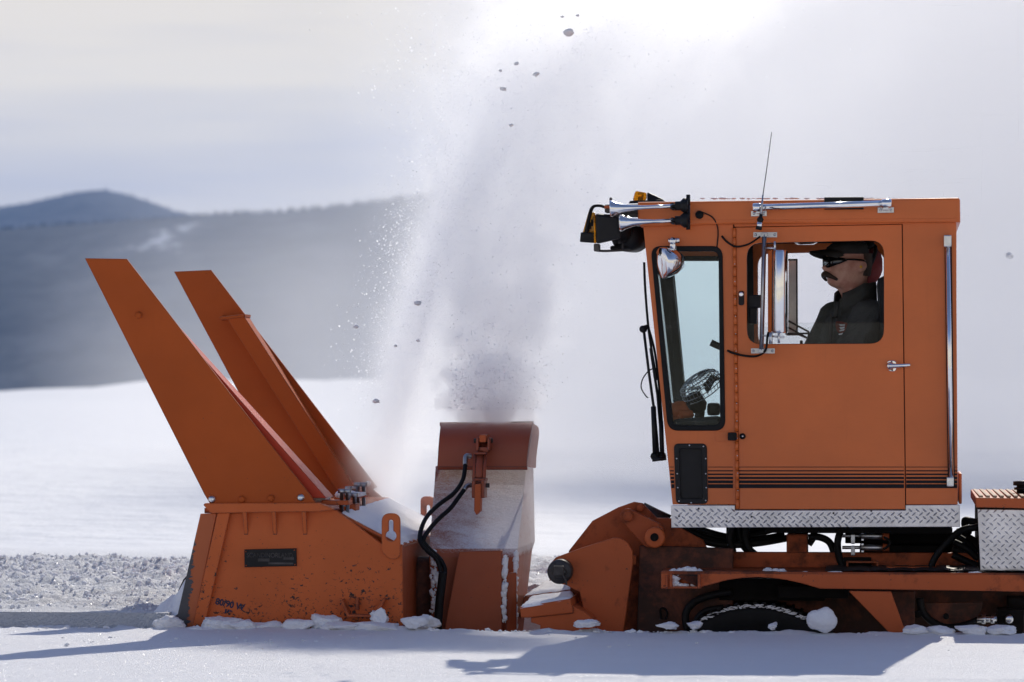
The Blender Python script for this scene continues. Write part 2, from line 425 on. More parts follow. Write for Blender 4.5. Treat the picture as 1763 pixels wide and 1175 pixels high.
def text_mesh(mb, s, px0, py0, height_px, v, thick=.004, width_px=None, rot=0.0, ext_bold=0.0):
    cu = bpy.data.curves.new('tmp', 'FONT'); cu.body = s; cu.size = 1; cu.extrude = .01; cu.offset = ext_bold
    ob = bpy.data.objects.new('tmp', cu); me = ob.to_mesh()
    co = np.array([q.co[:] for q in me.vertices]); fs = [list(p.vertices) for p in me.polygons]
    ob.to_mesh_clear(); bpy.data.objects.remove(ob); bpy.data.curves.remove(cu)
    mn, mx = co.min(0), co.max(0)
    sc = (20.2+v)/FPX; hh = height_px*sc; ww = width_px*sc if width_px else hh*(mx[0]-mn[0])/(mx[1]-mn[1])
    b = pt(px0, py0, v); c, s_ = math.cos(rot), math.sin(rot)
    vs = []
    for q in co:
        a, e = (q[0]-mn[0])/(mx[0]-mn[0])*ww, (q[1]-mn[1])/(mx[1]-mn[1])*hh
        vs.append((b.x+a*c-e*s_, v-thick*(.5+q[2]/.02), b.z+a*s_+e*c))
    mb.add(vs, fs)
    return mb

# ================================================================== GROUND, HILLS
def grid_mesh(us, vs, hf, name, mat, label_kind='structure', close=None):
    us, vs = list(us), list(vs); n = len(us)
    co = np.zeros((len(vs), n, 3)); 
    for j, v in enumerate(vs):
        for i, u in enumerate(us): co[j, i] = hf(u, v)
    idx = np.arange(len(vs)*n).reshape(len(vs), n)
    q = np.stack([idx[:-1, :-1], idx[:-1, 1:], idx[1:, 1:], idx[1:, :-1]], -1).reshape(-1, 4)
    me = bpy.data.meshes.new(name); me.vertices.add(co.size//3); me.vertices.foreach_set('co', co.ravel())
    me.loops.add(q.size); me.loops.foreach_set('vertex_index', q.ravel())
    me.polygons.add(len(q)); me.polygons.foreach_set('loop_start', np.arange(0, q.size, 4)); me.polygons.foreach_set('loop_total', np.full(len(q), 4))
    me.polygons.foreach_set('use_smooth', np.ones(len(q), bool))
    me.materials.append(MAT[mat]); me.update(calc_edges=True); me.validate()
    o = bpy.data.objects.new(name, me); COL.objects.link(o); o['kind'] = label_kind
    return o
def nz(x, y, f, seed=0.0): return mnoise.noise(Vector((x*f+seed, y*f-seed*.7, seed*1.9)))
def spaced(a, b, fine0, fine1, step, far=1.35):
    out = list(np.arange(fine0, fine1+1e-6, step)); s = step; x = fine0
    lo = []
    while x > a: s *= far; x -= s; lo.append(max(x, a))
    s = step; x = out[-1]; hi = []
    while x < b: s *= far; x += s; hi.append(min(x, b))
    return lo[::-1]+out+hi
EDGE = -0.07          # the smooth lane ends here, right beside the machine
def near_h(u, v):
    if v > EDGE+.001: return (u, EDGE+.002*(v > EDGE+.001), -0.6)
    z = .012*nz(u, v, .6, 2)+.006*nz(u, v, 2.3, 5)+.0025*nz(u, v, 9, 8)
    z += .018*math.exp(-((v+3.22+.05*nz(u, 0, 1.1, 4))/.05)**2)*(1 if u > -.2 else max(0, 1+u))*(.6+nz(u, v, 3, 3))
    if v > -.27: z += .030*max(0, nz(u, v, 7, 11)+.15)*(1-(EDGE-v)/.2)+.016*max(0, nz(u, v, 19, 6))*(v > -.2)
    return (u, v+(.02*nz(u, 0, 6, 9) if v > EDGE-.01 else 0), z)
o = grid_mesh(spaced(-60, 60, -3.7, 3.7, .028), spaced(-18, EDGE, -4.2, EDGE, .028, 1.25)[:-0 or None]+[EDGE+.01], near_h, 'snow_lane', 'snow')
o.matrix_world = M
def berm_mask(u, v):
    return max(0, min(1, (v-.02)/.5))*max(0, min(1, (5.6-v)/1.4))
def far_h(u, v):
    if v < -.045: return (u, v, -0.6)
    d = math.hypot(u, v)
    z = .085
    b = berm_mask(u, v)
    z += (.125+.012*min(2,max(-3,u+2)))*math.exp(-((v-3.9)/1.5)**2)*(.75+.5*nz(u, v, .8, 3))*(1-.6*max(0, min(1, (u+1.0)/4)))
    if v < 7 and -6 < u < 4:
        z += b*(.035*nz(u, v, 3.1, 1)+.035*nz(u, v, 8, 4)+.032*nz(u, v, 17, 7))
    if v >= 5:
        k = min(1, (v-5)/20)
        z += k*(.16*nz(u, v, .05, 2)+.09*nz(u, v, .17, 6)*min(1, 60/(d+1))+.03*nz(u*.5, v, .7, 3)*min(1, 30/(d+1)))
        z += .55*math.exp(-((v-170)/60)**2)*(nz(u, v, .016, 12)+.15)
        z += 1.3*math.exp(-((v-700)/260)**2)*(nz(u, v, .006, 5)+.1)
        z -= .05*k
        if d > 330:
            z -= (d-330)*.0042
            z += (1.75+.5*nz(u, v, .03, 8))*math.exp(-((v-390)/70)**2)*max(0.0, min(1.0, (u+96)/8))+1.5*max(0, nz(u, v, .09, 4))*math.exp(-((v-370)/60)**2)
    if u > -1.985 and v < 2.34: z = -0.6
    return (u, v, z)
o = grid_mesh(sorted(set(spaced(-9000, 9000, -4.6, 2.8, .034, 1.28)+[x*2.0 for x in range(-75, 0)])), [-.056]+sorted(set(spaced(-.04, 11000, -.04, 5.8, .034, 1.22)+list(range(240, 620, 14)))), far_h, 'snow_field', 'snow_rough')
o.matrix_world = M
# clods lying on the thrown-up windrow
mb = MB()
rr = random.Random(3)
for k in range(9000):
    u = rr.uniform(-4.4, -1.2) if k % 5 else rr.uniform(-1.2, 2.5); v = rr.uniform(.25, 5.2)
    if u > -1.85 and v < 2.5: continue
    if rr.random() > .35+.65*math.exp(-((v-3.6)/1.2)**2): continue
    r = rr.choice((.005, .006, .007, .009, .011, .016))*rr.uniform(.7, 1.3)
    mb.ico((u, v, far_h(u, v)[2]+r*.35), r, 1, .55, (1.0, 1, 1.1), k)
mb.build('snow_chunks', 'snow_lump', recalc=False, kind='stuff', label='rough broken chunks of snow on the low windrow left of the blower', category='snow')

# hills far away, forested, with the air in between
def forest_mat():
    m, t, b, o = new_mat('forest_slope'); x, y, z = sep(t, o)
    n = noise_x(t, o, .012, 8, .7); n2 = noise_x(t, vec(t, x, y*.3, z*1.6), .0026, 6, .65)
    c = mixc(t, n.step(.35, .65), (.010, .017, .022), (.036, .046, .052))
    c = mixc(t, n2.step(.48, .60)*.5, c, (.10, .11, .12)); c = mixc(t, n2.step(.60, .68)*n.step(.40, .55), c, (.62, .64, .68))
    setc(t, b, c); b.inputs['Roughness'].default_value = .9; b.inputs['Specular IOR Level'].default_value = .1
forest_mat()
simple('conifer', (.022, .032, .028), .9, spec=.1, var=.4)
def ridge(name, Y, prof, depth, seed, x0, x1, n=260, rough=1.0):
    """prof: photo pixels of the skyline; built at its true distance"""
    xs = np.linspace(x0, x1, n); px = np.array([p[0] for p in prof]); py = np.array([p[1] for p in prof])
    top = np.interp(xs, px, py)
    def hf(i, j):
        X0 = (xs[int(i)]-CX)/FPX*Y; Z = (HOR-top[int(i)])/FPX*Y+H0*K
        t = j/24
        zz_ = Z*(math.sin(min(t, 1)*math.pi/2)**1.25)
        wob = rough*(.10*nz(X0, t*Y*.12, .0011, seed)+.05*nz(X0, t*Y*.12, .004, seed+3))*Z*min(1, t*2)*(1-t)*2
        back = t-1 if t > 1 else 0
        return (X0*(1+.0*t), Y-depth+depth*t, zz_+wob-60*(t == 0)-30*(1-min(1, t*4))+ (-Z*back*1.5))
    return grid_mesh(range(n), range(0, 34), hf, name, 'forest_slope'), xs, top
r1, xs1, top1 = ridge('forested_ridge', 8000, [(-900, 420), (0, 402), (100, 393), (200, 389), (300, 383), (400, 374), (500, 369), (600, 360), (700, 347), (780, 336), (900, 330), (1200, 336), (1763, 352), (2600, 380)], 2600, 3, -900, 2600)
r2, xs2, top2 = ridge('mountain_peak', 13500, [(-900, 410), (-300, 380), (0, 358), (60, 350), (110, 339), (150, 331), (190, 328), (225, 337), (270, 352), (300, 364), (330, 371), (420, 378), (800, 400), (2600, 420)], 3000, 9, -900, 2600)
mb = MB(); rr = random.Random(11)
def conifers(Y, xs, top, count, hmin, hmax, depth, tmin):
    for k in range(count):
        i = rr.uniform(0, len(xs)-1.01); a = int(i); f = i-a
        py = top[a]*(1-f)+top[a+1]*f; x = (xs[a]*(1-f)+xs[a+1]*f)
        Z = (HOR-py)/FPX*Y+H0*K; X0 = (x-CX)/FPX*Y
        t = rr.uniform(tmin, 1.0); z = Z*(math.sin(t*math.pi/2)**1.25)
        h = rr.uniform(hmin, hmax); r = h*.22; y = Y-depth+depth*t
        vs = [(X0+r*math.cos(q), y+r*math.sin(q), z-3) for q in (0, 1.57, 3.14, 4.71)]+[(X0, y, z+h)]
        mb.add(vs, [(0, 1, 4), (1, 2, 4), (2, 3, 4), (3, 0, 4)])
conifers(8000, xs1, top1, 2200, 8, 19, 2600, .985)
conifers(13500, xs2, top2, 700, 8, 16, 3000, .99)
mb.build('conifer_forest', 'conifer', frame=False, recalc=False, kind='stuff', label='far conifer forest on the hazy blue ridge', category='forest')

# ================================================================== SNOW BLOWER HEAD
SB = thing('snow_blower', 'orange snow blower head with two tall slanted wings and snow-caked chute', 'snow blower', pt(500, 1085, 1.1))
VF = 2.2
body = [(395, 884), (552, 876), (577, 878), (656, 936), (692, 938), (694, 1100), (345, 1100)]
MB().pplate(body, 0.02, .05).build('side_plate', 'blower_paint', SB)
MB().plate(uw(body, .02), VF-.03, VF).build('side_plate', 'blower_paint', SB)
MB().pplate([(345, 885), (373, 884), (332, 1083), (330, 1100), (298, 1100), (300, 1083)], 0.0, .035).build('cutting_edge', 'worn_edge_paint', SB, label='front edge strip scraped down to dark steel')
MB().plate(uw([(345, 885), (373, 884), (332, 1083), (330, 1100), (298, 1100)], 0), VF-.03, VF+.005).build('cutting_edge', 'worn_edge_paint', SB)
MB().pplate([(374, 884), (396, 883), (352, 1078), (350, 1100), (327, 1100), (331, 1081)], -.014, .02).build('edge_strip', 'blower_paint', SB)
MB().pplate([(350, 870), (352, 867), (549, 866), (577, 878), (552, 881), (420, 883), (363, 884), (352, 853)][:-1], -.03, .06).build('top_flange', 'blower_paint', SB)
for x in (421, 471, 523):
    a, b, c = pt(x, 881, -.028), pt(x, 921, .02), pt(x, 881, .02)
    m = MB(); w_ = .012
    m.hexa([(a.x-w_, .02, b.z), (a.x+w_, .02, b.z), (a.x+w_, .021, b.z), (a.x-w_, .021, b.z), (a.x-w_, -.03, a.z), (a.x+w_, -.03, a.z), (a.x+w_, .021, a.z), (a.x-w_, .021, a.z)], .002)
    m.build('rib', 'blower_paint', SB)
# lifting lugs with keyhole slots
def keyhole(x0, y0, s=1.0):
    cx, cy = x0, y0
    k = [(cx-4*s, cy-20*s), (cx-4*s, cy-6*s)]
    k += [(cx+9.5*s*math.sin(a), cy+4*s-9.5*s*math.cos(a)) for a in np.linspace(-.45, -2*math.pi+.45, 14)]
    k += [(cx+4*s, cy-6*s), (cx+4*s, cy-20*s)]+[(cx+4*s*math.cos(a), cy-20*s-4*s*math.sin(a)) for a in (.7, 1.57, 2.4)]
    return k
lug = rp([(657, 884), (689, 884), (689, 958), (680, 964), (669, 962), (657, 950)], 15)
MB().pplate(lug, 0.0, .02, [keyhole(673, 919)], .002).build('lifting_lug', 'blower_paint', SB)
l2 = rp([(724, 855), (747, 855), (747, 935), (724, 935)], 9)
MB().pplate(l2, VF-.06, VF-.02, [keyhole(737, 890, .85)], .002).build('lifting_lug', 'frame_paint', SB)
# top deck (sloping down to the rear) and rear wall, between the two side plates
d0, d1, d2 = pt(552, 876, .05), pt(577, 879, .05), pt(690, 938, .05)
def deckpts(v): return [Vector((p.x, v, p.z)) for p in (d0, d1, d2)]
m = MB(); A, B = deckpts(.05), deckpts(VF-.03)
fl = Vector((0, 0, -.02))
m.hexa([A[0]+fl, A[1]+fl, B[1]+fl, B[0]+fl, A[0], A[1], B[1], B[0]]); m.hexa([A[1]+fl, A[2]+fl, B[2]+fl, B[1]+fl, A[1], A[2], B[2], B[1]])
f0 = pt(352, 872, .06); m.hexa([(f0.x, .06, d0.z-.03), (d0.x, .06, d0.z-.03), (d0.x, VF, d0.z-.03), (f0.x, VF, d0.z-.03), (f0.x, .06, d0.z), (d0.x, .06, d0.z), (d0.x, VF, d0.z), (f0.x, VF, d0.z)])
m.build('deck', 'frame_paint', SB)
e0 = pt(692, 940, .05)
MB().box(e0.x-.03, e0.x, .052, VF-.032, -.5, e0.z-.005).build('rear_wall', 'chute_low_paint', SB)
# auger inside the mouth (helical drum)
m = MB(); ax = pt(420, 1010, 1.1); m.lathe((ax.x, .08, ax.z-.05), (0, 1, 0), [(.05, 0), (.05, VF-.16)], 16)
hel = []
for s_ in (0, 1):
    for k in range(60):
        a = k/60*6*math.pi; vv = .1+k/60*.9 if s_ == 0 else VF-.1-k/60*.9
        hel.append([(ax.x+.05*math.cos(a), vv, ax.z-.05+.05*math.sin(a)), (ax.x+.24*math.cos(a), vv, ax.z-.05+.24*math.sin(a))])
    m.sheet(hel[-60:])
m.build('auger', 'dark_steel', SB)
# wings
w1 = [(146, 445), (218, 446), (285, 533), (400, 683), (532, 849), (548, 873), (363, 870), (352, 852)]
wg = MB().pplate(w1, -.012, .008, bev=.002).build('wing', 'wing_paint', SB, label='nearer tall slanted wing plate')
for x, y, r, mt in ((365, 860, 5, 'zinc'), (417, 860, 5, 'wing_paint'), (467, 858, 5, 'wing_paint'), (518, 857, 5, 'zinc'), (239, 543, 5, 'wing_paint')):
    m = MB(); bolt(m, x, y, -.012, r, .022); m.build('bolt', mt, wg)
w2 = [(299.5, 468), (363, 465), (649, 839), (642, 843), (692, 886), (560, 905), (520, 880)]
wg2 = MB().pplate(w2, VF-.01, VF+.012, bev=.002).build('wing', 'wing_paint', SB, label='farther tall slanted wing plate')
for x, y, r, mt in ((634, 833, 4, 'zinc'), (385, 548, 4, 'wing_paint'), (600, 870, 4, 'wing_paint')):
    m = MB(); bolt(m, x, y, VF-.012, r, .022); m.build('bolt', mt, wg2)
# braces: channels from high on each wing down to the deck
def brace(top_px, bot_px, vt, vb, wt_, wb, dep_t, dep_b):
    t, b = pt(*top_px, vt), pt(*bot_px, vb)
    m = MB(); s_ = 1 if dep_t > 0 else -1
    m.hexa([(b.x-wb/2, vb, b.z), (b.x+wb/2, vb, b.z), (b.x+wb/2, vb+dep_b, b.z), (b.x-wb/2, vb+dep_b, b.z),
            (t.x-wt_/2, vt, t.z), (t.x+wt_/2, vt, t.z), (t.x+wt_/2, vt+dep_t, t.z), (t.x-wt_/2, vt+dep_t, t.z)], .003)
    return m
b1 = brace((262, 543), (545, 858), .012, .05, .16, .12, .10, .26).build('brace', 'sunlit_brace_paint', SB, label='brace of the nearer wing, its sunlit red in the paint')
b2 = brace((405, 546), (600, 850), VF-.20, VF-.06, .12, .13, .17, .06).build('brace', 'wing_paint', SB)
m = MB(); c0, c1 = pt(378, 546, VF-.21), pt(422, 541, VF-.21)
m.hexa([(c0.x, VF-.21, c0.z-.02), (c1.x, VF-.21, c1.z-.02), (c1.x, VF-.012, c1.z-.02), (c0.x, VF-.012, c0.z-.02), (c0.x, VF-.21, c0.z), (c1.x, VF-.21, c1.z), (c1.x, VF-.012, c1.z), (c0.x, VF-.012, c0.z)], .004)
m.build('brace_cap', 'wing_paint', SB)
for (x0, y0, x1, y1, v) in ((553, 862, 600, 870, .1), (583, 868, 612, 880, .35), (592, 850, 628, 857, .9), (575, 856, 612, 864, 1.6)):
    m = MB().pbox(x0, y0, x1, y1, v, v+.16); q = MB()
    ob_ = m.build('brace_bracket', 'frame_paint', SB)
    for xx in (x1-4, x1-14):
        q = MB(); p = pt(xx, y0, v); q.lathe((p.x, v+.05, p.z-.10), (0, 0, 1), [(.012, 0), (.012, .14), (.024, .141), (.024, .165)], 6)
        q.build('bolt', 'steel', ob_)
# name plate
npx = [(420.5, 946.5), (510, 944.5), (510.5, 975), (421, 977)]
NP = MB().pplate(npx, .008, .02, bev=.002).build('name_plate', 'black_plastic', SB)
m = MB(); text_mesh(m, 'SCANDINORLAND', 425, 960, 8, .008, .003, 80); m.build('lettering', 'dark_steel', NP)
m = MB(); m.pbox(444, 962, 464, 967, .005, .008, 0); m.pbox(488, 960, 506, 964, .005, .008, 0); m.pbox(462, 969, 505, 972, .006, .008, 0); m.build('raised_panel', 'dark_steel', NP)
for x, y in ((423.5, 950), (507, 947.5), (508, 972.5), (424, 974)):
    m = MB(); bolt(m, x, y, .008, 1.2, .008); m.build('rivet', 'frame_paint', NP)
m = MB(); text_mesh(m, '80/90 W', 370, 1041, 12, .02, .002, 52, -.22, .035); text_mesh(m, 'JB', 384, 1056, 8, .02, .002, 16, -.2, .035)
m.build('handwriting', 'pen_blue', SB)
# small dish bracket low on the side plate
m = MB().pplate([(585, 1034), (590, 1032), (601, 1058), (641, 1059), (660, 1030), (664, 1032), (646, 1063), (598, 1063)], -.05, .02, bev=.002)
m.pplate([(612, 1030), (617, 1030), (617, 1050), (612, 1050)], -.03, .02, bev=.002)
m.build('hook_bracket', 'frame_paint', SB)
# chute
CH = [(803, 1.40, 750, 906), (835, 1.24, 748, 903), (945, .60, 739, 891), (960, .575, 739, 889), (1100, .56, 744, 889)]
m = MB()
rows = []
for y, v, xl, xr in CH:
    skew = .22 if y < 900 else .16
    th = {803: .32, 835: .50, 945: 1.05, 960: .95, 1100: .5}[y]
    L = pt(xl, y, v); R = pt(xr, y, v+skew); xb = {803: 918.5, 835: 919, 945: 921, 960: 916, 1100: 900}[y]; vb = max(v+skew+.1, v+th+.1)
    rows.append((L, R, Vector((pt(xb, y, vb).x, vb, R.z)), Vector((L.x+.02, v+th, L.z))))
for seg in range(4):
    rr_ = []
    for (a, b) in zip(rows[:-1], rows[1:]):
        for k in range(8):
            t = k/8; P0, P1 = a[seg].lerp(b[seg], t), a[(seg+1) % 4].lerp(b[(seg+1) % 4], t)
            rr_.append([P0.lerp(P1, q/8) for q in range(9)])
    rr_.append([rows[-1][seg].lerp(rows[-1][(seg+1) % 4], q/8) for q in range(9)])
    m.sheet(rr_, False)
chute = m.build('chute', 'chute_paint', SB)
# bare panel at the chute's foot, with its snow-crusted upper lip
m = MB(); a, b = pt(790, 950, .53), pt(864, 948, .53); c, d = pt(762, 1100, .50), pt(864, 1100, .52)
m.hexa([c, d, (d.x, .56, d.z), (c.x, .56, c.z), a, b, (b.x, .58, b.z), (a.x, .58, a.z)], .006)
m.build('bare_panel', 'chute_low_paint', chute, label='bare orange panel low on the chute')
m = MB(); a, b = pt(868, 988, .58), pt(889, 986, .60); c, d = pt(872, 1100, .57), pt(889, 1100, .60)
m.hexa([c, d, (d.x, .66, d.z), (c.x, .64, c.z), a, b, (b.x, .66, b.z), (a.x, .64, a.z)], .005)
m.build('bare_panel', 'chute_low_paint', chute)
HP = [(y, v+.30, a, b) for y, v, a, b in [(804, .92, 753, 907), (785, .92, 754, 908), (768, .925, 755, 910), (756, .94, 756, 912), (746, .97, 757, 914), (738, 1.02, 758, 915.5), (732, 1.09, 758.5, 916.5), (729, 1.17, 759, 917), (728, 1.30, 759, 917)]]
m = MB(); front = [[pt(x, y, v) for x in np.linspace(xl, xr, 9)] for y, v, xl, xr in HP]
back = [[p+Vector((0, .03, -.02)) for p in r] for r in front]
m.sheet(front); m.sheet(back)
for side in (0, -1):
    ff = [r[side] for r in front]; bb = [Vector((p.x+(.004 if side else -.004), 1.72, p.z)) for p in ff]
    m.sheet([[f, Vector((b.x, 1.72, b.z-.02))] for f, b in zip(ff, bb)], False)
m.sheet([front[0], back[0]], False)
t0, t1 = pt(757, 727.5, 1.62), pt(918, 725.5, 1.62)
m.hexa([(t0.x, 1.62, t0.z-.025), (t1.x, 1.62, t1.z-.025), (t1.x, 1.65, t1.z-.025), (t0.x, 1.65, t0.z-.025), (t0.x, 1.62, t0.z), (t1.x, 1.62, t1.z), (t1.x, 1.65, t1.z), (t0.x, 1.65, t0.z)])
m.build('chute_hood', 'hood_paint', SB)
# hydraulic cylinder tilting the hood
cy = MB().pbox(816, 779, 837, 783, 1.06, 1.18); cy.pbox(813, 824, 836, 829, .92, 1.04)
p0, p1 = pt(827, 782, 1.12), pt(824, 826, .98); cy.tube([p0, p1], .034, 14, False)
for xa, xb in ((818, 815.5), (835.5, 833.5)): cy.tube([pt(xa, 782, 1.09), pt(xb, 826, .95)], .010, 6, False)
hc = cy.build('hydraulic_cylinder', 'hood_paint', SB)
m = MB().pbox(825, 749, 837, 762, 1.08, 1.26); m.build('clevis', 'frame_paint', hc)
m = MB().pbox(819.5, 754, 824, 776, 1.08, 1.22); m.pbox(839, 754, 843, 776, 1.08, 1.22); m.pbox(821, 770, 841, 779, 1.1, 1.18); m.build('clevis', 'hood_paint', hc)
m = MB().pbox(812, 828, 818, 858, .86, 1.0); m.pbox(828, 828, 834, 858, .86, 1.0); m.build('clevis', 'hood_paint', hc)
m = MB().pplate([(817, 834), (828, 833), (827, 880), (820, 887), (816, 880)], .84, .93, bev=.004); m.build('anchor_plate', 'frame_paint', hc)
for x_, y_, v_ in ((816, 759, 1.16), (810, 836, .93)):
    a = pt(x_, y_, v_); m = MB(); m.tube([a, (a.x+.115, v_, a.z)], .014, 8, False); m.build('pin', 'dark_steel', hc)
for pts, fit in (([(801, 800, 1.04), (797, 826, .96), (782, 849, .86), (757, 868, .76), (738, 886, .64), (727, 906, .54), (723, 930, .47), (735, 948, .46), (752, 964, .48), (760, 990, .47)], [(811, 786, 1.08), (802, 786, 1.06), (801, 801, 1.04)]),
                 ([(800, 842, .93), (790, 856, .87), (775, 876, .78), (757, 892, .68), (740, 911, .57), (729, 930, .48), (738, 944, .50), (757, 962, .50), (766, 980, .48), (764, 992, .46)], [(812, 836, .97), (804, 837, .95), (799, 844, .92)])):
    h = MB().tube(path(pts), .0135, 8).build('hose', 'black_rubber', SB)
    MB().tube(path(fit), .015, 8).build('hose_fitting', 'steel', h)
MB().tube(path([(763, 985, .45), (760, 1010, .45), (756, 1045, .45), (753, 1100, .45)]), .026, 10).build('hose_sleeve', 'black_rubber', SB)
p = pt(727, 965, .75); MB().lathe((p.x, .75, -.4), (0, 0, 1), [(.10, 0), (.10, p.z+.38), (.085, p.z+.4), (.05, p.z+.42)], 20).build('drum_housing', 'dark_frame_paint', SB)

# ================================================================== TRACKED VEHICLE: cab
TV = thing('tracked_vehicle', 'orange tracked snow vehicle with boxy cab, door window and black side stripes', 'vehicle', pt(1400, 1085, 1.1))
VN, VX = .30, 1.90                          # near and far side of the cab
gask_o = [(1120, 424), (1244, 424), (1249, 742), (1150, 742)]
gask_i = [(1129, 433), (1237, 433), (1240, 733), (1158, 733)]
vent_o = [(1160, 764), (1217, 764), (1219, 868), (1164, 868)]
vent_i = [(1169, 773), (1208, 773), (1210, 859), (1172, 859)]
door_w = [(1285.5, 419), (1522, 414), (1522, 592), (1286, 593)]
front_p = [(1107, 386), (1262, 383), (1269, 869), (1158, 869)]
door_p = [(1267, 392), (1552.5, 387), (1558.5, 877), (1273, 877)]
rear_p = [(1554, 383), (1646, 382), (1649, 869), (1560, 869)]
head_p = [(1262, 383), (1554, 380), (1554, 386), (1265, 391)]
def rin(p, d): return inset(p, d)
for v, nm in ((VN, 'near'), (VX, 'far')):
    g = (lambda q: uw(q, VN))
    a, b = (VN, VN+.025) if v == VN else (VX-.025, VX)
    MB().plate(g(front_p), a, b, [g(rp(rin(gask_o, 3), 17)), g(rp(rin(vent_o, 3), 9))], .003).build('side_panel', 'cab_paint', TV)
    dr = MB().plate(g(door_p), a-.004 if v == VN else a, b, [g(rp(door_w, 25))], .003).build('door', 'cab_paint', TV)
    MB().plate(g(rear_p), a, b, [], .003).build('side_panel', 'cab_paint', TV)
    MB().plate(g(head_p), a, b, [], .002).build('side_panel', 'cab_paint', TV)
    fw = MB().plate(g(rp(gask_o, 19)), a-.012, b+.006, [g(rp(gask_i, 13))], .006).build('front_side_window', 'black_rubber', TV)
    MB().plate(g(rp(rin(gask_i, -1), 13)), (a+b)/2-.003, (a+b)/2+.003, [], 0.0005).build('pane', 'teal_glass', fw)
    vp = MB().plate(g(rp(vent_o, 9)), a-.010, b+.004, [g(rp(vent_i, 5))], .004).build('lower_window', 'black_plastic', TV)
    MB().plate(g(rp(rin(vent_i, -1), 5)), (a+b)/2, (a+b)/2+.006, [], .001).build('pane', 'black_plastic', vp)
    if v == VN:
        for x, y in ((1165, 790), (1166, 816), (1167, 840), (1169, 863), (1187, 767), (1211, 769), (1215, 790), (1215, 816), (1216, 840), (1215, 862), (1190, 866)):
            m = MB(); bolt(m, x, y, a-.010, 1.2, .006); m.build('screw', 'zinc', vp)
        NEAR_DOOR = dr
    # door glass: upper half open track, thin sliding lower pane
    MB().plate(g(rp([(1284, 556), (1523, 556), (1523, 594), (1285, 594)], 4)), (a+b)/2, (a+b)/2+.006, [], .001).build('pane', 'clear_glass', dr)
    MB().plate(g(rp(rin(door_w, -3), 27)), b+.001, b+.012, [g(rp(rin(door_w, .6), 24))], .002).build('window_seal', 'black_rubber', dr)
for v0_, v1_ in ((VN+.0255, VN+.05), (VX-.05, VX-.0255)):
    for q in ([(1258, 392), (1277, 392), (1283, 868), (1264, 868)], [(1540, 389), (1566, 389), (1572, 868), (1546, 868)], [(1262, 381), (1553, 378), (1553, 398), (1262, 402)]):
        MB().plate(uw(q, VN), v0_, v1_, [], .002).build('door_jamb', 'black_plastic', TV)
# dark inner trim of the cab: roof lining, front posts, rear wall, floor
u_f0, u_f1 = pt(1107, 386, VN), pt(1158, 869, VN); u_r = pt(1647, 600, VN).x
def fx(w): return u_f0.x+(w-u_f0.z)*(u_f1.x-u_f0.x)/(u_f1.z-u_f0.z)
wt_, wbm = u_f0.z, u_f1.z
def front_bar(w0, w1, v0, v1, name, mat, du=.03, par=TV):
    return MB().hexa([(fx(w0)+.004, v0, w0), (fx(w0)+du, v0, w0), (fx(w0)+du, v1, w0), (fx(w0)+.004, v1, w0), (fx(w1)+.004, v0, w1), (fx(w1)+du, v0, w1), (fx(w1)+du, v1, w1), (fx(w1)+.004, v1, w1)], .004).build(name, mat, par)
w745 = pt(1150, 745, VN).z; w430 = pt(1115, 425, VN).z
front_bar(wbm, w745, VN+.027, VX-.027, 'front_panel', 'cab_paint')
front_bar(w430, wt_, VN+.027, VX-.027, 'front_panel', 'cab_paint')
ws = front_bar(w745, w430, VN+.10, VX-.10, 'windshield', 'teal_glass', .010)
for a, b in ((VN+.027, VN+.10), (VX-.10, VX-.027)): front_bar(w745, w430, a, b, 'front_post', 'black_rubber', .05)
m = MB().box(u_r-.02, u_r, VN+.026, VX-.026, wbm, w745+.35); m.box(u_r-.02, u_r, VN+.026, VX-.026, w430-.02, wt_)
for a, b in ((VN+.026, VN+.2), (VX-.2, VX-.026)): m.box(u_r-.02, u_r, a, b, w745+.35, w430-.02)
m.build('rear_wall', 'cab_paint', TV)
MB().box(u_r-.014, u_r-.006, VN+.2, VX-.2, w745+.35, w430-.02, 0).build('added_rear_window', 'clear_glass', TV)  # window added in the unseen rear wall to let light onto the driver
MB().box(fx(wbm)+.02, u_r-.03, VN+.026, VX-.026, wbm, wbm+.03).build('cab_floor', 'black_grime', TV)
# roof: a deep rounded cap overhanging all round
ra = [(1098, 348), (1650, 340.5), (1653, 344), (1653.5, 383), (1262, 386), (1103, 391), (1098, 386)]
MB().plate(uw(ra, VN-.03), VN-.03, VX+.03, [], .012).build('cab_roof', 'cab_paint', TV)
m = MB(); a, b = pt(1098, 387, VN-.03), pt(1653, 384, VN-.03); m.box(a.x+.02, b.x-.02, VN-.032, VN-.026, a.z+.018, a.z+.026, .002); m.build('drip_rail', 'cab_paint', TV)
MB().box(fx(wt_)+.06, u_r-.04, VN+.03, VX-.03, wt_-.03, wt_-.008).build('roof_lining', 'black_plastic', TV)
# stripes, printed tape laid on panels (thin strips)
for y, h in ((804.5, 1.0), (811, 1.9), (817, 2.7), (823.3, 3.8), (829.9, 4.9), (837.4, 6.8)):
    for x0, x1, pv in ((1152.5+(y-804)*.10, 1160+(y-804)*.035, VN), (1219, 1262, VN), (1272.5, 1556.5, VN-.004), (1560, 1648, VN)):
        MB().plate(uw([(x0, y-h/2), (x1, y-h/2), (x1, y+h/2), (x0, y+h/2)], pv), pv-.003, pv-.0005, [], 0.0003).build('stripe', 'stripe_black', TV)
# piano hinge
m = MB()
for k in range(29):
    y0, y1 = 393+k*16.7, 393+(k+1)*16.7-.8
    x0, x1 = 1264+(y0-393)*.0115, 1264+(y1-393)*.0115
    m.tube([pt(x0, y0, VN-.010), pt(x1, y1, VN-.010)], .0105, 8, False)
hg = m.build('hinge', 'cab_paint', TV)
m = MB()
for k in range(14): bolt(m, 1265+k*.42, 455+k*30, VN-.020, .8, .004)
m.build('rivets', 'zinc', hg)['kind'] = 'stuff'
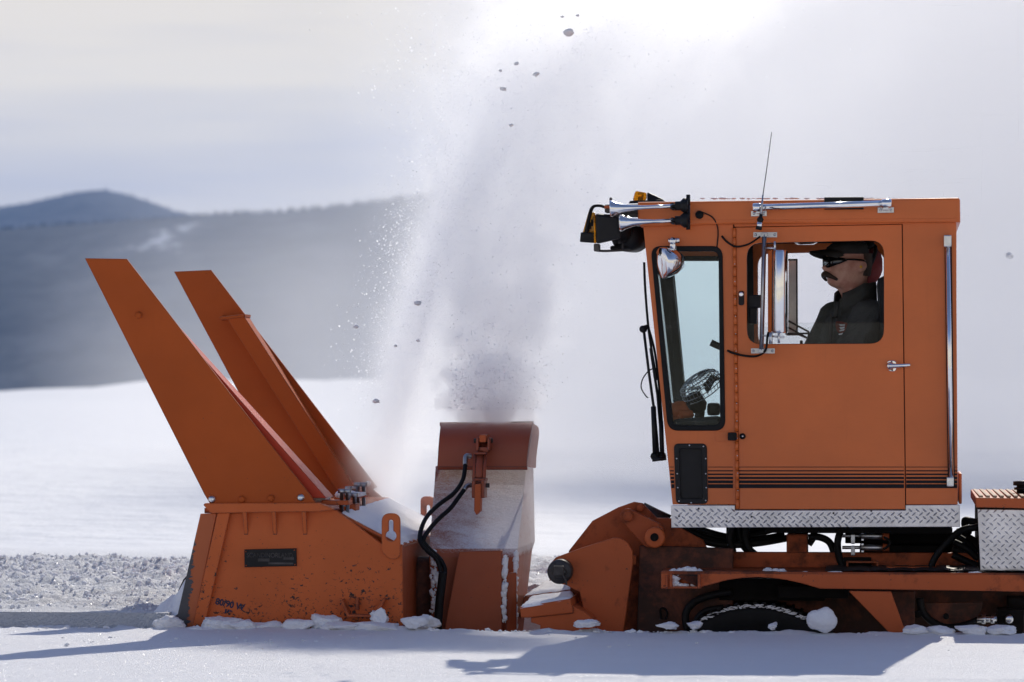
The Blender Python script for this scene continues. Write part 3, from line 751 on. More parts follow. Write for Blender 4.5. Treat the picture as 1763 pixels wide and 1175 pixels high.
# door handle, lock, bump stops
m = MB(); m.pplate(rp([(1528, 621), (1542, 621), (1544, 630), (1542, 640), (1530, 640), (1527, 630)], 6), VN-.016, VN-.004, bev=.004); dh = m.build('door_handle', 'chrome', TV)
m = MB(); m.tube([pt(1532, 630.5, VN-.03), pt(1548, 630, VN-.045), pt(1567, 628.5, VN-.05)], .017, 10, True, True, .009); m.lathe(pt(1533, 630.5, VN-.004), (0, -1, 0), [(.024, 0), (.024, .02), (.018, .035), (0, .04)], 16); m.build('lever', 'chrome', dh)
for x, y in ((1535, 624), (1536, 637)):
    m = MB(); bolt(m, x, y, VN-.015, 1.6, .004); m.build('screw', 'dark_steel', dh)
m = MB().pplate(rp([(1271.5, 501), (1281, 501), (1281, 526), (1271.5, 526)], 4), VN-.016, VN-.002); lk = m.build('door_lock', 'black_plastic', TV)
m = MB(); bolt(m, 1276, 507, VN-.016, 3.6, .008); m.build('key_barrel', 'chrome', lk)
m = MB(); bolt(m, 1278.5, 751.5, VN-.004, 4.2, .03); bs = m.build('bump_stop', 'black_rubber', TV); m = MB(); bolt(m, 1278.5, 751.5, VN-.034, 1.4, .006); m.build('screw', 'zinc', bs)
m = MB().pplate(rp([(1253, 745), (1268, 745), (1268, 759), (1253, 759)], 3), VN-.06, VN-.002); ds = m.build('door_stop', 'black_rubber', TV)
MB().pplate([(1232, 743.5), (1253, 743.5), (1253, 760), (1232, 760)], VN-.006, VN-.0005, bev=.001).build('mount_plate', 'cab_paint', ds)
# grab rail at the rear corner
MB().pplate([(1626, 410), (1638.5, 410), (1644, 838), (1632, 838)], VN-.008, VN-.001, bev=.001).build('rail_backing', 'black_rubber', TV)
gr = MB().tube([pt(1631.5, 415, VN-.06), pt(1638, 835, VN-.06)], .0135, 12, False).build('grab_rail', 'chrome', TV)
MB().pbox(1625, 405, 1638, 425, VN-.085, VN-.009).build('end_bracket', 'zinc', gr)
MB().pbox(1630, 822, 1642, 838, VN-.085, VN-.009).build('end_bracket', 'zinc', gr)
MB().pbox(1651, 815, 1656, 868, VN+.05, VN+.5).build('rear_flap', 'cab_paint', TV)

# diamond tread plate
def lugs(m, poly_px, v, dx, dy, L, Wd, ox=0, hgt=.007, nrm=1):
    P = poly_px
    def inside(x, y):
        c = False
        for i in range(len(P)):
            (x1, y1), (x2, y2) = P[i-1], P[i]
            if (y1 > y) != (y2 > y) and x < (x2-x1)*(y-y1)/(y2-y1)+x1: c = not c
        return c
    y0 = min(p[1] for p in P); x0 = min(p[0] for p in P); r = 0; y = y0+dy*.5
    while y < max(p[1] for p in P):
        x = x0+dx*.3+ox+(dx*.5 if r % 2 else 0); k = 0
        while x < max(p[0] for p in P):
            s_ = 1 if r % 2 else -1
            a = math.radians(40)*s_; cx, cy = x, y
            if inside(cx+L*.5*math.cos(a), cy+L*.5*math.sin(a)) and inside(cx-L*.5*math.cos(a), cy-L*.5*math.sin(a)):
                ring = []
                for t, q in ((1, 0), (.35, .85), (-.35, .85), (-1, 0), (-.35, -.85), (.35, -.85)):
                    ring.append(pt(cx+t*L/2*math.cos(a)-q*Wd/2*math.sin(a), cy+t*L/2*math.sin(a)+q*Wd/2*math.cos(a), v))
                top = [pt(cx+t*L/2*.55*math.cos(a), cy+t*L/2*.55*math.sin(a), v)+Vector((0, -hgt, 0)) for t in (1, -1)]
                m.add(ring+top, [(0, 1, 6), (1, 2, 7, 6), (2, 3, 7), (3, 4, 7), (4, 5, 6, 7), (5, 0, 6)])
            x += dx; k += 1
        y += dy; r += 1
skirt = [(1155, 870.5), (1265, 870.5), (1265, 879), (1559.5, 879), (1559.5, 870), (1652, 869.5), (1653, 907.5), (1156, 909)]
sk = MB().pplate(skirt, VN-.012, VN+.02, bev=.003).build('tread_plate_skirt', 'aluminium', TV)
m = MB(); lugs(m, skirt, VN-.012, 12.2, 6.4, 10.5, 3.6, hgt=.011); m.build('tread_pattern', 'aluminium', sk, kind='stuff')
MB().plate(uw([(1155, 870.5), (1652, 869.5), (1653, 907.5), (1156, 909)], VN), VX-.02, VX+.012, [], .003).build('tread_plate_skirt', 'aluminium', TV)
m = MB()
for x, y in ((1169, 889), (1203, 876), (1251, 898), (1294, 890), (1551, 889), (1397, 906), (1435, 884), (1500, 880)): bolt(m, x, y, VN-.012, 1.5, .006)
m.build('skirt_bolts', 'dark_steel', sk)

# beacon, horns, lamps, roof rail, antenna
m = MB(); m.hexa([pt(1082, 351, .75), pt(1149, 349, .75), pt(1149, 349, 1.0), pt(1082, 351, 1.0), pt(1085, 346, .76), pt(1141, 344, .76), pt(1141, 344, .99), pt(1085, 346, .99)], .006)
bc = m.build('beacon_light', 'black_plastic', TV)
m = MB(); m.hexa([pt(1089, 346, .78), pt(1113.5, 345, .78), pt(1113.5, 345, .97), pt(1089, 346, .97), pt(1094, 328.5, .80), pt(1113.5, 332, .80), pt(1113.5, 332, .95), pt(1094, 328.5, .95)], .012); m.build('amber_lens', 'amber_lens', bc)
m = MB(); m.hexa([pt(1114, 345, .78), pt(1143, 344, .78), pt(1143, 344, .97), pt(1114, 345, .97), pt(1114, 332, .80), pt(1117, 332, .80), pt(1117, 332, .95), pt(1114, 332, .95)], .006); m.build('housing', 'black_plastic', bc)
m = MB(); c = pt(1103, 346, .87); m.lathe(c, (0, 0, 1), [(.015, 0), (.02, .02), (.02, .04), (0, .05)], 10); m.build('bulb', 'chrome', bc)
for mx, my, rx, tx, ty, r0 in ((1050.5, 360, 1178, 1164, 355, 14.5), (1067, 384, 1182, 1164, 380, 15)):
    v = .16; a, b = pt(mx, my, v), pt(tx, ty, v); L = (b-a).length; d = (b-a).normalized(); R = r0*20.3/FPX
    prof = [(R*.93, .003), (R, 0), (R*.98, .012), (R*.72, .04), (R*.48, .08), (R*.32, .13), (R*.25, .18), (R*.22, L*.6), (R*.24, L)]
    h = MB().lathe(a, d, prof, 24).build('air_horn', 'chrome', TV)
    m = MB(); m.lathe(b-d*.005, d, [(.026, 0), (.026, .03), (.030, .032), (.044, .05), (.044, .07), (.03, .075)], 20); m.tube([b+d*.07, b+d*.07+Vector((0, 0, .062))], .012, 8, False); m.tube([b+d*.07, b+d*.07-Vector((0, 0, .056))], .012, 8, False); m.build('horn_driver', 'black_plastic', h)
    m = MB(); m.tube([b-d*.02, b-d*.02+Vector((0, .12, 0))], .02, 8, False); m.tube([a+d*.10, a+d*.10+Vector((0, .12, -.01))], .012, 8, False); m.build('horn_mount', 'dark_steel', h)
# headlamps on the cab's front brow
def headlamp(dv, sec):
    m = MB()
    m.hexa([pt(1026, 421, dv), pt(1070, 411, dv), pt(1070, 411, dv+.24), pt(1026, 421, dv+.24), pt(1024.5, 367.5, dv), pt(1066, 371, dv), pt(1066, 371, dv+.24), pt(1024.5, 367.5, dv+.24)], .02)
    c = pt(1068, 396, dv+.12); m.lathe(c, Vector((1, 0, -.15)), [(.085, 0), (.075, .02), (.06, .05), (.03, .065)], 20)
    h = m.build('headlamp', 'black_plastic', TV)
    m = MB(); m.hexa([pt(1022.5, 419, dv+.01), pt(1026.5, 420, dv+.01), pt(1026.5, 420, dv+.23), pt(1022.5, 419, dv+.23), pt(1021.5, 371, dv+.01), pt(1025, 369, dv+.01), pt(1025, 369, dv+.23), pt(1021.5, 371, dv+.23)], .004); m.build('amber_lens', 'amber_lens', h)
    m = MB(); m.pbox(1022, 420, 1032, 433, dv+.08, dv+.16); m.tube(path([(1028, 432, dv+.12), (1045, 432.5, dv+.12), (1072, 431, dv+.12)]), .008, 6); m.tube(path([(1072, 431, dv+.12), (1073, 412, dv+.12)]), .008, 6); m.build('bracket', 'dark_steel', h)
headlamp(.34, 0)
m = MB(); c = pt(1083, 407, .62); m.lathe(c+Vector((-.02, -.12, 0)), (.25, 1, 0), [(.03, 0), (.085, .01), (.095, .04), (.095, .2), (.06, .23)], 22); m.pbox(1050, 423, 1086, 431, .5, .66, .015); m.build('headlamp', 'black_plastic', TV)
m = MB(); m.hexa([pt(1003, 401, .50), pt(1023, 401, .50), pt(1023, 401, .62), pt(1003, 401, .62), pt(1013, 365.5, .50), pt(1025, 366, .50), pt(1025, 366, .62), pt(1013, 365.5, .62)], .006); yl = m.build('turn_signal', 'amber_plate', TV)
m = MB(); m.hexa([pt(998, 417, .46), pt(1024, 419, .46), pt(1024, 419, .66), pt(998, 417, .66), pt(1000, 400, .46), pt(1024, 401, .46), pt(1024, 401, .66), pt(1000, 400, .66)], .008); m.build('base', 'black_plastic', yl)
m = MB()
for k in range(5): p = pt(1008+k*3.2, 396-k*5, .495); m.box(p.x, p.x+.012, .49, .5, p.z-.03, p.z+.01, .002)
m.build('reflector_ribs', 'black_plastic', yl)
for off in (0, .03):
    MB().tube(path([(1008+off*60, 402, .47), (1014+off*60, 372, .46), (1020+off*50, 357, .46), (1032, 354.5, .45), (1041, 357, .44), (1052, 362, .40)]), .009, 6).build('lamp_hose', 'black_rubber', TV)
m = MB().pbox(1041, 352, 1105, 366, .30, .42); m.pbox(1060, 362, 1104, 374, .34, .40); m.pbox(1049, 340, 1053, 352, .28, .34); m.build('lamp_bracket', 'dark_steel', TV)
MB().pbox(1040, 354, 1052, 359, .24, .29).build('lamp_joint', 'frame_paint', TV)
# chrome spot lamp over the side window
c = pt(1150, 452, .20); m = MB(); d = Vector((-.85, -.45, -.1)).normalized()
m.lathe(c-d*.07, d, [(.01, -.03), (.045, -.015), (.075, .03), (.088, .075), (.092, .105), (.086, .112), (.03, .117)], 28)
sp = m.build('spot_lamp', 'chrome', TV)
m = MB(); m.tube([pt(1159, 430, .21), pt(1158, 414, .22)], .02, 10, False); m.tube([pt(1151, 415, .24), pt(1170, 414, .24)], .016, 10, False); m.lathe(pt(1158, 415, .19), (0, 1, 0), [(.02, 0), (.022, .02), (.02, .1)], 12); m.build('lamp_pivot', 'chrome', sp)
# round vent with wire on the brow
m = MB(); m.disc(1204, 370, 7, VN-.05, VN-.03); rc = m.build('roof_sender', 'black_rubber', TV)
MB().tube(path([(1201, 364, VN-.05), (1212, 367, VN-.05), (1228, 376, VN-.04), (1236, 396, VN-.01), (1234, 428, VN-.005)]), .004, 5).build('wire', 'black_rubber', rc)
# tube lamp along the roof edge
a, b = pt(1298, 358, .20), pt(1533, 350.5, .20)
rt = MB().tube([a, b], .019, 14, False).build('roof_tube', 'chrome', TV)
for p, q in ((a, b), (b, a)):
    d = (q-p).normalized(); MB().lathe(p-d*.008, d, [(.012, 0), (.026, .004), (.026, .055), (.02, .058)], 16).build('end_cap', 'chrome', rt)
for x0, x1, y in ((1293, 1320, 368), (1511, 1539, 362)):
    m = MB().pplate([(x0, y-4.5), (x1, y-5), (x1, y+4.5), (x0, y+5)], VN-.044, VN-.034, bev=.002); bolt(m, x0+5, y, VN-.044, 2, .012); bolt(m, x1-5, y, VN-.044, 2, .012)
    m.pbox((x0+x1)/2-5, y-9, (x0+x1)/2+5, y, .19, VN-.04); m.build('bracket', 'zinc', rt)
MB().pbox(1419, 339.5, 1487, 361, .235, .262, .004).build('tube_shield', 'black_plastic', rt)
an = MB().lathe(pt(1306, 396, .16), pt(1310, 372, .16)-pt(1306, 396, .16), [(.018, 0), (.018, .02), (.016, .022), (.016, .05), (.019, .052), (.019, .065), (.010, .075), (.010, .09)], 14).build('antenna', 'black_plastic', TV)
MB().lathe(pt(1306.8, 392, .16), pt(1309.5, 375, .16)-pt(1306.8, 392, .16), [(.0175, 0), (.0175, .03)], 14).build('ferrule', 'chrome', an)
MB().tube([pt(1309.5, 376, .16), pt(1313.5, 336, .16)], .009, 8, False, True, .004).build('mast', 'steel', an)
MB().tube([pt(1313, 340, .16), pt(1321, 284, .16), pt(1328.5, 228, .16)], .0032, 6, True, True, .0022).build('whip', 'dark_steel', an)
MB().tube(path([(1243, 407, VN-.004), (1252, 417, VN-.03), (1268, 425, VN-.04), (1290, 420, VN-.06), (1308, 408, .16)]), .006, 6).build('antenna_cable', 'black_rubber', TV)
MB().tube(path([(1253, 604, VN-.004), (1262, 608, VN-.03), (1283, 613, VN-.04), (1304, 613, VN-.06), (1318, 603, .12), (1321, 582, .12), (1323, 572, .12)]), .007, 6).build('mirror_cable', 'black_rubber', TV)
# near mirror
mr = MB().tube([pt(1316, 404, .15), pt(1311, 603, .15)], .013, 4, False).build('side_mirror', 'steel', TV)
m = MB().pplate([(1297, 400), (1338, 400), (1338, 409), (1297, 409)], .17, .18, bev=.001); m.pbox(1311, 401, 1321, 408, .14, VN-.005, .003); bolt(m, 1301, 404.5, .17, 2, .01); bolt(m, 1334, 404.5, .17, 2, .01); m.build('mirror_bracket', 'steel', mr)
m = MB().pplate([(1293, 600), (1334, 600), (1334, 609), (1293, 609)], .17, .18, bev=.001); m.pbox(1306, 601, 1316, 608, .14, VN-.005, .003); bolt(m, 1297, 604.5, .17, 2, .01); bolt(m, 1330, 604.5, .17, 2, .01); m.build('mirror_bracket', 'steel', mr)
sec = [pt(x, 500, v).xy for x, v in ((1329, .10), (1333, .02), (1341, -.01), (1350, .01), (1356, .07), (1357, .13), (1336, .15))]
m = MB(); z0, z1 = pt(1340, 574, .1).z, pt(1340, 432, .1).z; rows = []
for w_, k in ((z0, .9), (z0+.012, 1), ((z0+z1)/2, 1), (z1-.012, 1), (z1, .9)):
    cxm = sum(q.x for q in sec)/7; cym = sum(q.y for q in sec)/7
    rows.append([Vector((cxm+(q.x-cxm)*k, cym+(q.y-cym)*k, w_)) for q in sec+[sec[0]]])
m.sheet(rows); m.add(rows[0][:-1], [tuple(range(7))]); m.add(rows[-1][:-1], [tuple(range(7))]); m.build('mirror_housing', 'chrome', mr)
m = MB(); a, b = pt(1317, 427, .13), pt(1330, 431, .1); m.hexa([pt(1322, 572, .16), pt(1328, 574, .10), pt(1329, 574, .11), pt(1323, 572, .17), pt(1322, 432, .16), pt(1329, 431, .10), pt(1330, 431, .11), pt(1323, 432, .17)], .001); m.build('mirror_reflection', 'cab_paint', mr)  # orange reflection of the cab put into this pane's paint
m = MB(); m.tube([pt(1316, 427, .14), pt(1334, 428, .1)], .006, 6, False); m.tube([pt(1334, 416, .1), pt(1334, 433, .1)], .007, 6, False); m.tube([pt(1312, 578, .14), pt(1350, 581, .1)], .006, 6, False); m.tube([pt(1327, 573, .1), pt(1327, 592, .1)], .012, 6, False); m.tube([pt(1341, 573, .1), pt(1341, 591, .1)], .008, 6, False); m.build('mirror_arm', 'zinc', mr)
# far mirror seen through the cab
vf = VX+.16
mf = MB().hexa([pt(1357, 577, vf), pt(1372, 577, vf), pt(1372, 577, vf+.05), pt(1357, 577, vf+.05), pt(1358, 447, vf), pt(1372, 447, vf), pt(1372, 447, vf+.05), pt(1358, 447, vf+.05)], .004).build('side_mirror', 'aluminium', TV)
MB().plate(uw([(1354, 446), (1373, 446), (1373.5, 578), (1354, 578)], vf), vf-.006, vf+.06, [uw([(1356, 449), (1370.5, 449), (1371, 575), (1356, 575)], vf)], .002).build('mirror_frame', 'black_plastic', mf)
m = MB()
for a, b in (((1352, 575), (1423, 574)), ((1352, 550), (1393, 572)), ((1350, 560), (1391, 583)), ((1393, 572), (1391, 583)), ((1372, 575), (1391, 583))): m.tube([pt(*a, vf-.05), pt(*b, vf-.05)], .007, 6, False)
m.build('mirror_arm', 'black_plastic', mf)
MB().pbox(1377, 586, 1382, 600, 1.5, 1.54).build('control_stick', 'black_plastic', TV)
# wipers hanging off the windshield
def wiper(pts_arm, pts_blade, v):
    w_ = MB().tube(path([(x, y, v) for x, y in pts_arm]), .009, 6, False).build('wiper', 'black_plastic', TV)
    m = MB(); m.tube(path([(x, y, v) for x, y in pts_blade]), .008, 6); m.build('blade', 'black_rubber', w_); return w_
wa = wiper([(1108, 566), (1117, 640), (1128, 720), (1134, 790)], [(1109, 452), (1111, 500), (1117, 570), (1126, 628), (1131, 655)], .40)
m = MB(); m.tube(path([(1125, 700, .40), (1128, 780, .40)]), .017, 6, False); m.tube(path([(1138, 725, .40), (1140, 780, .40)]), .015, 6, False); m.tube(path([(1123, 792, .40), (1147, 789, .40)]), .012, 8, False); m.lathe(pt(1127, 786, .40), (0, 1, 0), [(.025, 0), (.025, .05)], 10); m.lathe(pt(1138, 786, .40), (0, 1, 0), [(.028, 0), (.028, .05)], 10); m.build('wiper_pivot', 'black_plastic', wa)
m = MB(); m.tube(path([(1105, 566, .40), (1118, 562, .40)]), .014, 8, False); m.lathe(pt(1107, 567, .38), (0, 1, 0), [(.022, 0), (.022, .05)], 10); m.build('wiper_elbow', 'black_plastic', wa)
wb = wiper([(1120, 600), (1132, 680), (1139, 760)], [(1115, 560), (1128, 610), (1137, 690), (1141, 760)], .46)
MB().tube(path([(1130, 634, .40), (1118, 638, .40), (1107, 652, .40), (1104, 668, .40), (1112, 682, .40), (1116, 685, .40)]), .004, 6).build('washer_hose', 'black_rubber', wa)

# cab interior: dash, fan, seat
m = MB(); m.hexa([pt(1156, 742, VN+.05), pt(1246, 742, VN+.05), pt(1246, 742, VX-.05), pt(1156, 742, VX-.05), pt(1160, 722, VN+.05), pt(1240, 716, VN+.05), pt(1240, 716, VX-.05), pt(1160, 722, VX-.05)], .02); m.build('dashboard', 'black_plastic', TV)
c = pt(1209, 668, .80); ax = Vector((-.50, -.30, .80)).normalized(); e1 = ax.cross(Vector((0, 0, 1))).normalized(); e2 = ax.cross(e1)
fan = MB().lathe(pt(1196, 690, .80), -ax, [(.02, -.05), (.055, -.03), (.055, .05), (.03, .08)], 16).build('fan', 'black_plastic', TV)
m = MB(); Rf = .135
for rr_, h in ((Rf, 0), (Rf*.97, .03), (Rf*.9, .05), (Rf*.75, .065), (Rf*.5, .075), (Rf*.2, .08), (Rf*.9, -.03)):
    m.tube([c+ax*h+(e1*math.cos(a)+e2*math.sin(a))*rr_ for a in np.linspace(0, 2*math.pi, 25)], .0030, 4, False, False)
for k in range(30):
    a = k/30*2*math.pi; b = a+.5
    q = lambda r, h, t: c+ax*h+(e1*math.cos(t)+e2*math.sin(t))*r
    m.tube([q(.02, .08, a), q(Rf*.5, .075, a+.25), q(Rf*.9, .05, b), q(Rf, 0, b), q(Rf*.85, -.035, b)], .0022, 4, False, False)
m.build('fan_cage', 'steel', fan)
m = MB()
for k in range(4):
    a = k*math.pi/2; d = e1*math.cos(a)+e2*math.sin(a); t_ = e1*-math.sin(a)+e2*math.cos(a)
    m.hexa([c+d*.02-ax*.01, c+d*.115-t_*.04-ax*.015, c+d*.115+t_*.04+ax*.015, c+d*.02+t_*.02, c+d*.02-ax*.007, c+d*.115-t_*.04-ax*.012, c+d*.115+t_*.04+ax*.018, c+d*.02+t_*.02+ax*.003])
m.build('fan_blade', 'black_plastic', fan)
m = MB(); m.tube(path([(1199, 695, .82), (1205, 708, .82), (1203, 722, .82)]), .03, 10); m.pbox(1217, 694, 1238, 716, .8, .95, .02); m.build('fan_stand', 'black_plastic', fan)
m = MB()
for k, (x, y, r) in enumerate(((1166, 706, .055), (1177, 715, .05), (1163, 722, .05), (1172, 697, .03))): m.ico(pt(x, y, .55), r, 2, .5, (1.2, 1, .8), k+3)
LUMPS = m  # loose orange lumps resting on the dashboard
m = MB(); m.tube(path([(1224, 590, .75), (1232, 594, .75), (1246, 600, .75)]), .02, 8); m.build('lever', 'black_plastic', TV)
st = MB(); st.hexa([pt(1440, 760, .45), pt(1545, 760, .45), pt(1545, 760, 1.05), pt(1440, 760, 1.05), pt(1440, 725, .45), pt(1545, 725, .45), pt(1545, 725, 1.05), pt(1440, 725, 1.05)], .05); st.hexa([pt(1528, 740, .45), pt(1560, 740, .45), pt(1560, 740, 1.05), pt(1528, 740, 1.05), pt(1508, 478, .50), pt(1545, 470, .50), pt(1545, 470, 1.0), pt(1508, 478, 1.0)], .05)
st.hexa([pt(1475, 868, .6), pt(1530, 868, .6), pt(1530, 868, .9), pt(1475, 868, .9), pt(1475, 760, .6), pt(1530, 760, .6), pt(1530, 760, .9), pt(1475, 760, .9)], .02)
seat = st.build('seat', 'seat_black', TV)
m = MB(); m.ico(pt(1497, 456, 1.25), .10, 3, .12, (.80, 1.3, 1.2), 4); m.build('headrest', 'headrest_red', seat)
m = MB(); m.tube(path([(1494, 418, 1.1), (1507, 426, 1.1), (1504, 444, 1.1), (1494, 466, 1.1), (1486, 480, 1.1)]), .012, 8); m.tube(path([(1478, 418, 1.1), (1492, 422, 1.1), (1503, 416, 1.1)]), .03, 8); m.tube(path([(1488, 440, 1.12), (1493, 455, 1.12), (1489, 475, 1.12)]), .018, 8); m.build('headset_cord', 'black_rubber', TV)
m = MB(); m.pbox(1287, 508, 1312, 530, .36, .5); m.pbox(1289, 526, 1303, 558, .4, .5); m.build('radio_box', 'black_plastic', TV)
m = MB(); c = pt(1387, 420, .9); m.lathe(c+Vector((0, 0, .03)), (0, 0, -1), [(.07, 0), (.075, .02), (.05, .035)], 18); m.build('dome_lamp', 'chrome', TV)

# ================================================================== TRACKED VEHICLE: chassis, lift arms, tracks
A_ = [(979, 949), (1020, 897), (1064, 874), (1091, 864.5), (1106, 867), (1130, 892), (1157, 893), (1166, 906), (1210, 930), (1220, 950), (1262, 951), (1262, 1110), (985, 1110)]
MB().pplate(A_, .55, .60, bev=.005).build('lift_tower', 'grimy_paint', TV)
MB().plate(uw([(x-18 if x < 1200 else x-45, y+16) for x, y in A_], .55), 1.6, 1.65).build('lift_tower', 'grimy_paint', TV)
m = MB(); top = [pt(x, y, .6) for x, y in ((979, 950), (1020, 898), (1091, 866), (1105, 868), (1129, 893))]
m.sheet([[p+Vector((.01, 0, -.012)), Vector((p.x-.05, 1.6, p.z-.06))] for p in top], False); m.build('tower_cover', 'grimy_paint', TV)
C_ = [(945, 985), (948, 970), (957, 960), (1000, 944), (1041, 931), (1056, 926), (1068, 927), (1080, 934), (1089, 950), (1089.5, 968), (1087, 990), (1070, 1110), (1016, 1110), (998, 1020), (975, 1008), (955, 1003)]
lp = MB().pplate(C_, .34, .39, bev=.006).build('lift_arm', 'frame_paint', TV)
m = MB(); m.disc(963, 985, 21, .22, .34, 32); m.build('pivot_pin', 'dark_steel', lp)
m = MB(); m.lathe(pt(963, 985, .22), (0, -1, 0), [(.045, 0), (.045, .03), (.03, .035)], 6); p = pt(962, 982, .19); m.box(p.x-.03, p.x+.03, .17, .2, p.z-.03, p.z+.025, .004); m.tube(path([(968, 988, .18), (974, 1000, .18), (975, 1007, .18)]), .007, 6); m.build('pin_nut', 'dark_steel', lp)
m = MB().pplate([(945, 1000), (990, 945), (1000, 944), (1010, 1010)], 1.3, 1.36); m.build('lift_arm', 'grimy_paint', TV)
# link arm
def capsule(x0, y0, r0, x1, y1, r1):
    a = math.atan2(y1-y0, x1-x0); o = []
    o += [(x0+r0*math.cos(t), y0+r0*math.sin(t)) for t in np.linspace(a+math.pi/2, a+3*math.pi/2, 10)]
    o += [(x1+r1*math.cos(t), y1+r1*math.sin(t)) for t in np.linspace(a-math.pi/2, a+math.pi/2, 10)]
    return o
li = MB().pplate(capsule(1080, 889, 13, 1122, 921, 23), .42, .50, bev=.006).build('link_arm', 'grimy_paint', TV)
m = MB(); m.disc(1127, 926, 17.5, .33, .42, 28); m.build('boss', 'frame_paint', li)
m = MB(); m.disc(1126.5, 925.5, 7, .315, .33); m.build('bore', 'black_grime', li)
m = MB(); m.disc(1081, 889.5, 8.5, .38, .42); m.build('pin', 'grimy_paint', li)
m = MB(); m.disc(1102, 875, 6, .50, .55); m.build('pin', 'grimy_paint', li)
m = MB(); m.tube(path([(1104, 878, .9), (1128, 890, .9), (1150, 900, .9)]), .05, 10, False); m.build('lift_ram', 'dark_steel', TV)
# push block with snow on it
m = MB().pplate([(894, 1046), (982, 1031), (986, 1048), (986, 1046), (985, 1046), (896, 1064)][:3]+[(986, 1056), (912, 1064), (897, 1064)], .12, .62, bev=.008)
m.pplate([(914, 1058), (986, 1044), (1006, 1054), (1021, 1066), (1028, 1110), (930, 1110), (930, 1077), (914, 1072)], .14, .6, bev=.005)
pbk = m.build('push_block', 'frame_paint', TV)
m = MB(); a = [pt(905, 1024, .62), pt(996, 1012, .62), pt(996, 1040, .62), pt(905, 1050, .62)]
m.hexa([pt(896, 1064, .62), pt(994, 1064, .62), pt(994, 1064, 1.3), pt(896, 1064, 1.3), pt(903, 1026, .62), pt(996, 1013, .62), pt(996, 1011, 1.3), pt(903, 1024, 1.3)], .008); m.build('push_block_step', 'grimy_paint', pbk)
# body plate behind the lift gear
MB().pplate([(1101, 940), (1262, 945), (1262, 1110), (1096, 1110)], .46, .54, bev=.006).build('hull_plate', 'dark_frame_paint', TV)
m = MB(); m.pplate([(1070, 960), (1100, 960), (1100, 1110), (1060, 1110)], .62, .66); m.build('hull_plate', 'black_grime', TV)  # black sheet added in the gap; the gap's shade is its colour
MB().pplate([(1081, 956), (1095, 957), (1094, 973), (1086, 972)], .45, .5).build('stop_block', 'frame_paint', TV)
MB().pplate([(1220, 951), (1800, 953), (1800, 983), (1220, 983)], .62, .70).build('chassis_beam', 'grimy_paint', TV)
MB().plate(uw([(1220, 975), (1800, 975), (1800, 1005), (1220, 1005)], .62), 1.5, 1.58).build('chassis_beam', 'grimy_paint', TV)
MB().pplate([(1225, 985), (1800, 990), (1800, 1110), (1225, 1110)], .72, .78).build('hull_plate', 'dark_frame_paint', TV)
# side rail with the arched cut-out and a box step
SR = [(1138, 987), (1766, 989), (1800, 989), (1800, 1020), (1700, 1018), (1540, 1015.5), (1412, 1014), (1385, 1006), (1355, 999), (1328, 995.5), (1304, 994), (1278, 995.5), (1253, 999), (1208, 1011), (1206, 1014), (1138, 1014)]
st_w = [(1158, 989.5), (1200, 989.5), (1200, 1010), (1158, 1010)]
sr = MB().pplate(SR, .10, .16, [st_w], .004).build('side_rail', 'frame_paint', TV)
m = MB(); a, b = pt(1138, 986, .10), pt(1800, 988, .10)
m.box(a.x, b.x, .10, .62, a.z-.006, a.z+.008, .003); m.build('rail_top', 'grimy_paint', sr)
m = MB(); m.pbox(1146, 990, 1150, 1013, .085, .10, .002); m.pbox(1153, 988.5, 1157, 1012.5, .07, .10, .002); m.pbox(1201, 988.5, 1206, 1012, .07, .10, .002); m.pbox(1153, 1010.5, 1206, 1013, .07, .10, .002); m.build('step_frame', 'frame_paint', sr)
m = MB(); m.pbox(1155, 986, 1204, 1014, .19, .21); m.disc(1179, 1000, 7.5, .15, .19); m.build('step_back', 'frame_paint', sr)
MB().pplate([(1461, 1018), (1534, 1019), (1561, 1095), (1535, 1110), (1536, 1095)], .10, .15, bev=.005).build('strut', 'frame_paint', TV)
MB().pplate([(1533, 1018), (1575, 1019), (1575, 1110), (1540, 1110)], .30, .34).build('strut', 'dark_frame_paint', TV)
# wavy expanded-metal deck edge
m = MB(); rows = []
for k in range(160):
    x = 1420+k*2.3; y = 986.5-1.6*abs(math.sin(k*.19)); p = pt(x, y, .12); rows.append([p, p+Vector((0, .5, .004)), p+Vector((0, .5, .014)), p+Vector((0, 0, .010))])
m.sheet(rows, False); m.build('walkway_mesh', 'dark_steel', TV)
# front bogie wheel carrying the rubber track
wc = pt(1300, 1222, .34); Rw = 179*20.5/FPX
wh = MB().lathe((wc.x, .34, wc.z), (0, 1, 0), [(Rw*.5, .05), (Rw*.80, .02), (Rw*.93, 0), (Rw, .02), (Rw, .34), (Rw*.93, .36), (Rw*.5, .33)], 64).build('track_wheel', 'black_rubber', TV)
m = MB(); 
for k in range(72):
    a = k/72*2*math.pi; c0 = Vector((math.cos(a), 0, math.sin(a))); t_ = Vector((-math.sin(a), 0, math.cos(a)))
    o_ = Vector((wc.x, 0, wc.z))+c0*Rw
    m.hexa([o_-t_*.012+Vector((0, .33, 0)), o_+t_*.012+Vector((0, .33, 0)), o_+t_*.012+Vector((0, .70, 0)), o_-t_*.012+Vector((0, .70, 0)), o_-t_*.008+c0*.012+Vector((0, .33, 0)), o_+t_*.008+c0*.012+Vector((0, .33, 0)), o_+t_*.008+c0*.012+Vector((0, .70, 0)), o_-t_*.008+c0*.012+Vector((0, .70, 0))])
m.build('track_cleats', 'black_rubber', wh, kind='stuff')
m = MB()
for x, y, r in ((1580, 1058, 9), (1629, 1062, 7)): m.disc(x, y, r*.7, .31, .36)
hd = [(1588, 1038)]+[(1640+52*math.cos(t), 1036+44*math.sin(t)) for t in np.linspace(math.pi*.97, .02, 16)]
m2 = MB().pplate(hd, .38, .42); dsk = m2.build('drive_guard', 'dark_frame_paint', TV); m.build('hub', 'black_grime', dsk)
